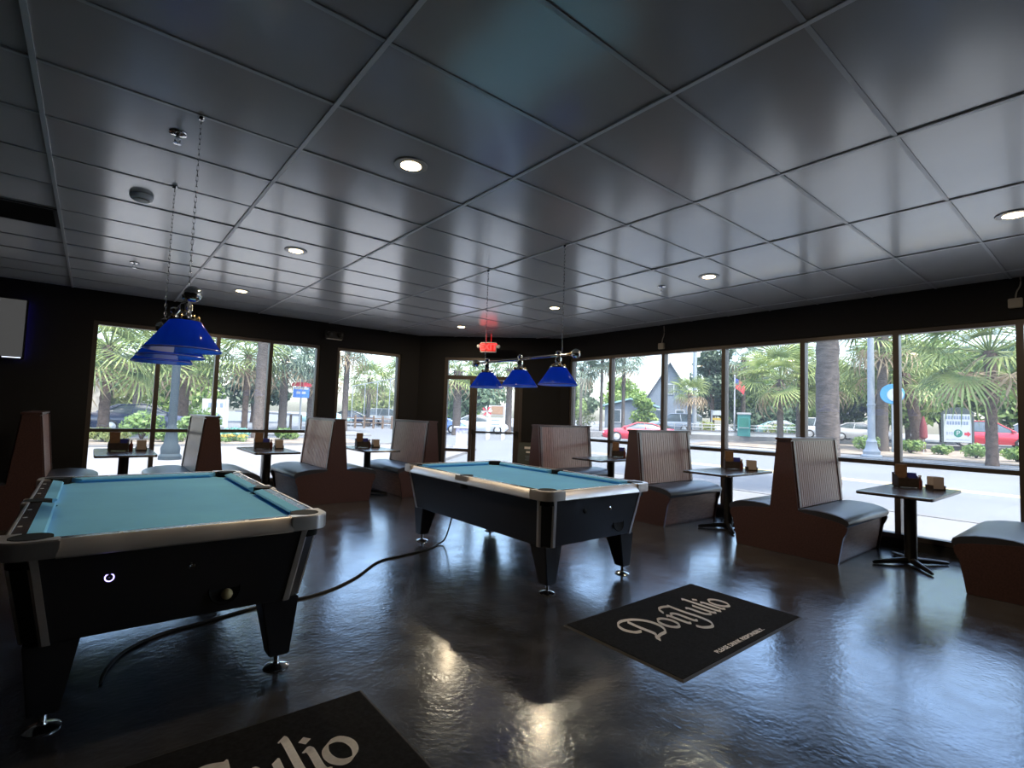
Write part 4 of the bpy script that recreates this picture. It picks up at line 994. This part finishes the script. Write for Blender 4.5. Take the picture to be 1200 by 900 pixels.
MB().prism([(.38, 1.20), (.55, 1.20), (.55, 1.10), (.74, 1.29), (.55, 1.48), (.55, 1.38), (.38, 1.38)], -.026, -.019, lambda p, q, h: (p, h, q)).build('red_arrow', 'sign_red', t)
t.scale = (.80, 1, .92)
t = board('notice_board', 'white notice board with a grey ring left of the thick grey trunk', 4.12, 25.2, .03, .78, 1.15, .45, 'sign_white', 'trim_white', post_mt='trim_white')
MB().lathe([(.17, 0), (.24, 0), (.24, .006), (.17, .006)], 26, (0, -.019, .82), fn=lambda x, y, z: (x, -z, y)).build('grey_ring', 'sign_ink', t)
for k in range(3): box('block_letter', 'sign_ink', t, -.28+k*.22, -.16+k*.22, -.026, -.019, 1.28, 1.48)
t = thing('hanging_sign', 'red-topped blue hanging sign on a pole in the back windows', 'sign', (10.75, 35.4, -.05), face_cam(10.75, 35.4)+PI)
MB().tube([(0, .06, 0), (0, .06, 3.4)], .05, 8).build('pole', 'pole_grey', t)
box('blue_panel', 'sign_blue', t, -.50, .50, -.05, .0, 2.15, 2.85, bevel=.02); MB().prism([(-.62, 2.90), (.62, 2.90), (.60, 3.08), (.3, 3.18), (-.3, 3.18), (-.60, 3.08)], -.05, 0, lambda p, q, h: (p, h, q)).build('red_cap', 'sign_red', t)
box('white_band', 'sign_white', t, -.45, .45, -.056, -.0505, 2.70, 2.82); MB().box(-.30, -.05, -.056, -.0505, 2.4, 2.56).box(.03, .28, -.056, -.0505, 2.4, 2.56).build('white_mark', 'sign_white', t)
t = thing('round_sign', 'round sky blue sign on a post beside the window mullion at right', 'sign', (35.7, 8.95, .02), face_cam(35.7, 8.95)+PI)
MB().tube([(0, .08, 0), (0, .08, 3.3)], .05, 8).build('post', 'pole_grey', t)
MB().lathe([(.001, 0), (.55, 0), (.58, .03), (.55, .06), (.001, .06)], 32, (0, 0.02, 3.35), fn=lambda x, y, z: (x, z, y)).build('disc', 'sign_sky', t, smooth=True)
MB().lathe([(.001, 0), (.38, 0), (.38, .012), (.001, .012)], 28, (.14, .015, 3.30), fn=lambda x, y, z: (x, -z, y)).build('pale_centre', 'sign_white', t)
t = thing('ticket_booth', 'teal-green booth with white top behind the low white wall', 'booth', (43.1, 21.3, LOT-.01), face_cam(43.1, 21.3)+PI)
box('cabin', 'sign_teal', t, -.50, .50, -.0, .9, 0, 1.85); box('roof', 'trim_white', t, -.56, .56, -.06, .96, 1.85, 2.02, bevel=.03); box('green_panel', 'sign_green', t, -.36, .36, -.02, -.0005, .8, 1.55); box('sill_shelf', 'trim_white', t, -.4, .4, -.12, -.0205, .70, .75)
t = board('small_notice', 'small white and yellow notice beside a window mullion', 43.6, 24.0, LOT, .8, .42, 1.75, 'sign_white', 'sign_frame', post_mt='pole_grey'); box('yellow_panel', 'flower_yellow', t, -.38, .38, -.02, .0, 1.30, 1.50)
t = board('framed_sign', 'framed brown sign seen through the door glass', 19.7, 25.5, GZ, .82, .52, 1.55, 'menu_brown', 'trim_white', post_mt='trim_white')
t = board('white_panel_sign', 'pale panel sign below the framed brown sign', 18.9, 24.6, GZ, .78, .50, .80, 'sign_white', 'trim_white', post_mt='trim_white'); 
for z in (.92, 1.16): box('print_line', 'sign_ink', t, -.25, .25, -.026, -.019, z, z+.06)
t = thing('pinwheel', 'red and white pinwheel on a stick by the framed sign', 'pinwheel', (17.9, 24.15, GZ-.01), face_cam(17.9, 24.15)+PI)
MB().tube([(0, .03, 0), (0, .03, 1.75)], .015, 6).build('stick', 'trim_white', t)
for k in range(8):
    a = 2*PI*k/8
    MB().prism([(.03*math.cos(a), 1.72+.03*math.sin(a)), (.34*math.cos(a), 1.72+.34*math.sin(a)), (.26*math.cos(a+.5), 1.72+.26*math.sin(a+.5))], -.03+.006*k, -.02+.006*k, lambda p, q, h: (p, h, q)).build('vane', 'sign_red' if k % 2 else 'sign_white', t)
t = thing('litter_bin', 'lilac printed litter bin with a flat lid outside the door', 'litter bin', (12.2, 18.2, -.04), face_cam(12.2, 18.2)+PI)
box('body', 'lilac_print', t, -.24, .24, -.24, .24, .06, .82, bevel=.01); box('lid', 'trim_white', t, -.34, .34, -.34, .34, .82, .88, bevel=.01); box('foot_plate', 'trim_white', t, -.32, .32, -.32, .32, 0, .06, bevel=.008)
# low wall, railing, post fence, bollards
t = thing('low_wall', 'low white wall along the far lot', 'wall', (0, 0, 0)); w0, w1 = Vector((38.9, 26.2)), Vector((46.6, 18.4)); dv = (w1-w0).normalized(); nv = Vector((-dv.y, dv.x))
MB().prism([tuple(w0), tuple(w1), tuple(w1+nv*.25), tuple(w0+nv*.25)], GZ-.05, .62).build('wall_body', 'trim_white', t); MB().prism([tuple(w0-nv*.04), tuple(w1-nv*.04), tuple(w1+nv*.29), tuple(w0+nv*.29)], .62, .68).build('coping', 'kerb', t)
t = thing('railing', 'white railing above the low wall', 'railing', (0, 0, 0)); ln = (w1-w0).length
for k in range(15):
    p = w0+dv*(ln*k/14)+nv*.12; MB().tube([(p.x, p.y, .67), (p.x, p.y, 1.22)], .035, 6).build('post', 'trim_white', t)
for z in (.95, 1.2): MB().tube([(*(w0+nv*.12), z), (*(w1+nv*.12), z)], .03, 6).build('rail', 'trim_white', t)
t = thing('post_fence', 'dark wooden post and rail fence in the single back window', 'fence', (0, 0, 0)); w0, w1 = Vector((16.9, 43.0)), Vector((21.2, 39.6)); 
for k in range(8):
    p = w0.lerp(w1, k/7); MB().lathe([(.10, 0), (.09, 1.05), (.04, 1.12), (.001, 1.13)], 8, (p.x, p.y, GZ-.02)).build('post', 'fence_wood', t)
for z in (.35, .72): MB().tube([(*w0, z), (*w1, z)], .05, 6).build('rail', 'fence_wood', t)
for k, (x, y) in enumerate(((10.9, 37.9), (11.4, 37.3), (12.2, 36.9))):
    tag(MB().lathe([(.09, 0), (.09, .95), (.07, 1.05), (.001, 1.08)], 10, (x, y, GZ-.01)).build('bollard', 'fence_wood', None, smooth=True), ['dark bollard right of the palm by the hanging sign', 'dark bollard below the hanging sign', 'dark bollard near the right jamb of the back windows'][k], 'bollard', 'bollards under the hanging sign')
# glazed shelter behind the fence
t = thing('glass_shelter', 'glazed shelter with pale posts behind the post fence', 'shelter', (0, 0, 0)); w0, w1 = Vector((18.4, 45.6)), Vector((22.8, 42.0))
for k in range(6):
    p = w0.lerp(w1, k/5); MB().tube([(p.x, p.y, GZ-.02), (p.x, p.y, 3.6+.25*k)], .04, 6).build('post', 'pole_grey', t)
for k in range(5):
    p, q = w0.lerp(w1, k/5), w0.lerp(w1, (k+1)/5)
    MB().loft([[(p.x, p.y, .6), (q.x, q.y, .6), (q.x+.01, q.y+.01, .6), (p.x+.01, p.y+.01, .6)], [(p.x, p.y, 3.6+.25*k), (q.x, q.y, 3.85+.25*k), (q.x+.01, q.y+.01, 3.85+.25*k), (p.x+.01, p.y+.01, 3.6+.25*k)]]).build('glass_panel', 'window_glass', t)
for zz in ((3.6, 4.85), (.6, .6)): MB().tube([(w0.x, w0.y, zz[0]), (w1.x, w1.y, zz[1])], .035, 6).build('rail', 'pole_grey', t)

# ---- vehicles: body lofted from stations, glazed cabin, wheels
def car(kind, label, x, y, rz, mt, z0=GZ):
    t = thing({'coupe': 'sports_car', 'sedan': 'sedan_car', 'suv': 'utility_car'}[kind], label, 'car', (x, y, z0), rz, 'cars on the streets')
    if kind == 'coupe':
        st = [(-2.38, .40, .78, .70), (-2.25, .25, .95, .86), (-1.5, .20, 1.00, .95), (-.6, .18, .93, .95), (.5, .18, .92, .95), (1.3, .20, .90, .95), (2.0, .22, .80, .90), (2.32, .26, .68, .80), (2.40, .34, .60, .66)]
        cb = [(-1.75, .96, .98, .80, .66), (-.85, .93, 1.30, .82, .60), (.05, .92, 1.33, .82, .60), (1.05, .90, .92, .80, .70)]; R_ = .345; ax = (-1.40, 1.45)
    elif kind == 'sedan':
        st = [(-2.35, .42, .80, .72), (-2.25, .28, .98, .84), (-1.4, .22, 1.02, .90), (0, .20, .97, .90), (1.1, .20, .95, .90), (2.0, .25, .82, .86), (2.35, .35, .66, .70)]
        cb = [(-1.75, 1.00, 1.02, .76, .66), (-.95, .98, 1.40, .78, .60), (.1, .96, 1.45, .78, .60), (1.15, .94, .96, .76, .68)]; R_ = .33; ax = (-1.35, 1.40)
    else:
        st = [(-2.30, .50, 1.0, .80), (-2.25, .34, 1.10, .90), (-1.4, .28, 1.12, .95), (0, .26, 1.10, .95), (1.0, .26, 1.08, .95), (1.95, .30, 1.0, .92), (2.28, .36, .86, .82), (2.34, .45, .75, .74)]
        cb = [(-2.22, 1.10, 1.55, .82, .70), (-1.9, 1.10, 1.76, .84, .66), (.1, 1.08, 1.78, .84, .66), (1.15, 1.06, 1.10, .82, .74)]; R_ = .38; ax = (-1.38, 1.42)
    rings = [[(X_, h*.86, zb), (X_, h, zb+(zt-zb)*.35), (X_, h*.98, zb+(zt-zb)*.72), (X_, h*.84, zt), (X_, -h*.84, zt), (X_, -h*.98, zb+(zt-zb)*.72), (X_, -h, zb+(zt-zb)*.35), (X_, -h*.86, zb)] for X_, zb, zt, h in st]
    body = MB().loft(rings).build('body', mt, t, smooth=True, ang=50)
    cr = [[(X_, a, zb-.03), (X_, a*.5+b2*.5+.03, zb*.5+zt*.5), (X_, b2, zt-.02), (X_, -b2, zt-.02), (X_, -a*.5-b2*.5-.03, zb*.5+zt*.5), (X_, -a, zb-.03)] for X_, zb, zt, a, b2 in cb]
    MB().loft(cr).build('windows', 'car_glass', t, smooth=True, ang=40)
    rf = [[(X_, b2+.02, zt-.05), (X_, b2*.8, zt+.02), (X_, -b2*.8, zt+.02), (X_, -b2-.02, zt-.05)] for X_, zb, zt, a, b2 in cb[1:3]]
    MB().loft(rf).build('roof', mt, t, smooth=True)
    for s_ in (-1, 1):
        for k in range(3):
            a, b2 = cb[k], cb[k+1]
            MB().tube([(a[0], s_*(a[3] if k == 0 and kind != 'suv' else a[4])*1.01, a[2]-.01), (b2[0], s_*(b2[4] if k < 2 else b2[3])*1.01, b2[2]-.01)], .035, 6).build('pillar', mt, t)
        MB().tube([(cb[1][0]*.45, s_*cb[1][4]*1.02, cb[1][2]-.05), (cb[1][0]*.55, s_*cb[1][3]*1.02, cb[1][1])], .03, 6).build('pillar', mt, t)
        for X_ in ax:
            wf = lambda p, q, h: (p, h, q)
            wl = MB().lathe([(.001, -.11), (R_*.62, -.11), (R_*.94, -.10), (R_, -.06), (R_, .06), (R_*.94, .10), (R_*.62, .11), (.001, .11)], 22, (X_, s_*(st[3][3]-.09), R_), fn=lambda p, q, h: (p, h, q)).build('wheel', 'tyre', t, smooth=True)
            hub = MB().lathe([(.001, .112), (R_*.15, .125), (R_*.2, .115), (R_*.64, .112), (R_*.66, .10)], 20, (X_, s_*(st[3][3]-.09), R_), fn=lambda p, q, h: (p, s_*h, q)).build('hubcap', 'rim', wl, smooth=True)
        box('head_lamp', 'head_light', t, st[-2][0]-.18, st[-2][0]+.02, *sorted((s_*st[-2][3]*.55, s_*st[-2][3]*.96)), st[-2][2]-.16, st[-2][2]-.04, bevel=.02)
        box('tail_lamp', 'tail_light', t, st[1][0]-.06, st[1][0]+.05, *sorted((s_*st[1][3]*.6, s_*st[1][3]*.98)), st[1][2]-.22, st[1][2]-.08, bevel=.02)
        MB().superbox(cb[3][0]-.25, cb[3][0]-.08, *sorted((s_*(cb[3][3]+.03), s_*(cb[3][3]+.2))), cb[3][1]+.02, cb[3][1]+.16, .6, .6, 10, 6).build('mirror', mt, t)
    box('bumper', 'tyre', t, st[-1][0]-.12, st[-1][0]+.03, -.6, .6, st[-1][1]-.06, st[-1][1]+.04, bevel=.02)
    return t
car('coupe', 'red sports car crossing the street, seen between booth benches', 29.0, 21.7, math.radians(130), 'car_red')
car('suv', 'grey utility vehicle parked before the gabled house', 41.6, 27.0, math.radians(95), 'car_grey', LOT)
car('sedan', 'white car whose rear shows left of the street lamp post', 47.2, 13.9, math.radians(-70), 'car_white', LOT)
car('suv', 'pale blue van-like vehicle left of the thick palm trunk', 49.4, 17.2, math.radians(-60), 'car_silver', LOT)
car('sedan', 'teal car half behind the round palm', 48.6, 20.4, math.radians(-55), 'car_teal', LOT)
car('suv', 'red utility vehicle right of the parking sign', 46.3, 6.2, math.radians(-78), 'car_red', LOT)
car('suv', 'white vehicle at the right edge behind the drooping palm', 47.5, 3.0, math.radians(-82), 'car_white', LOT)
car('sedan', 'dark navy car behind the round green shrub', 2.0, 32.2, math.radians(5), 'car_navy')
car('suv', 'white vehicle at the right of the single back window', 24.6, 50.2, math.radians(-38), 'car_white')
car('sedan', 'dark car behind the post fence', 20.6, 50.6, math.radians(-38), 'car_navy')
car('sedan', 'pale blue car left of the post fence', 17.6, 49.6, math.radians(-38), 'car_teal')
car('sedan', 'blue car behind the palm in the door sidelight', 20.6, 34.4, math.radians(-40), 'car_blue')
car('sedan', 'silver car behind the framed sign in the door', 24.0, 33.2, math.radians(-40), 'car_silver')

# ---- houses
def house(name, label, x, y, rz, w_, d_, h_, rise, wall, roof, z0, wins):
    t = thing(name, label, 'building', (x, y, z0-.02), rz, None)
    box('walls', wall, t, -w_/2, w_/2, 0, d_, 0, h_)
    MB().prism([(-w_/2, h_), (w_/2, h_), (0, h_+rise)], .05, d_-.05, lambda p, q, h: (p, h, q)).build('gable', wall, t)
    for s_ in (-1, 1):
        MB().prism([(s_*(w_/2+.4), h_-.3*rise/(w_/2)-.02), (0, h_+rise+.02), (0, h_+rise+.2), (s_*(w_/2+.4), h_-.3*rise/(w_/2)+.16)], -.4, d_+.4, lambda p, q, h: (p, h, q)).build('roof', roof, t)
    for (wx, wz, ww, wh) in wins:
        f = box('window', 'trim_white', t, wx-ww/2-.1, wx+ww/2+.1, -.06, .0, wz-.1, wz+wh+.1)
        box('pane', 'car_glass', f, wx-ww/2, wx+ww/2, -.075, -.0605, wz, wz+wh)
    return t
house('gabled_house', 'grey house with a steep gable behind the trees', 62.5, 41.5, face_cam(62.5, 41.5)+PI, 5.6, 6, 4.6, 4.6, 'siding_grey', 'roof_grey', LOT, [(-1.4, 1.0, 1.0, 1.6), (1.4, 1.0, 1.0, 1.6), (0, 4.9, 1.0, 1.3)])
house('grey_house', 'low grey house with a white-framed window above the red car', 50.0, 38.6, face_cam(50, 38.6)+PI, 6.0, 4, 2.7, .8, 'siding_grey', 'roof_teal', LOT, [(-1.6, .8, .9, 1.4), (1.4, .8, .9, 1.4)])
house('blue_house', 'small blue building with pale teal roof next to the dark corner', 41.5, 43.5, face_cam(41.5, 43.5)+PI, 5.4, 4, 2.5, 1.5, 'siding_blue', 'roof_teal', LOT, [(-1.2, .8, .9, 1.2), (1.2, .8, .9, 1.2)])
house('cream_building', 'cream building wall beyond the leftmost palm', -3.2, 41.0, face_cam(-3.2, 41)+PI, 8, 5, 3.2, 1.0, 'siding_cream', 'roof_teal', GZ, [(-2.0, 1.0, 1.1, 1.3), (2.0, 1.0, 1.1, 1.3)])
t = thing('market_umbrella', 'dark red folded umbrella left of the parking sign', 'umbrella', (37.9, 8.0, .0))
MB().lathe([(.03, 0), (.03, 1.2), (.001, 1.2)], 8).build('pole', 'trim_white', t); MB().lathe([(.06, 1.0), (.26, 1.15), (.22, 2.0), (.05, 2.7), (.001, 2.72)], 12).build('canopy', 'umbrella_red', t, smooth=True); t.scale = (.8, .8, .8)
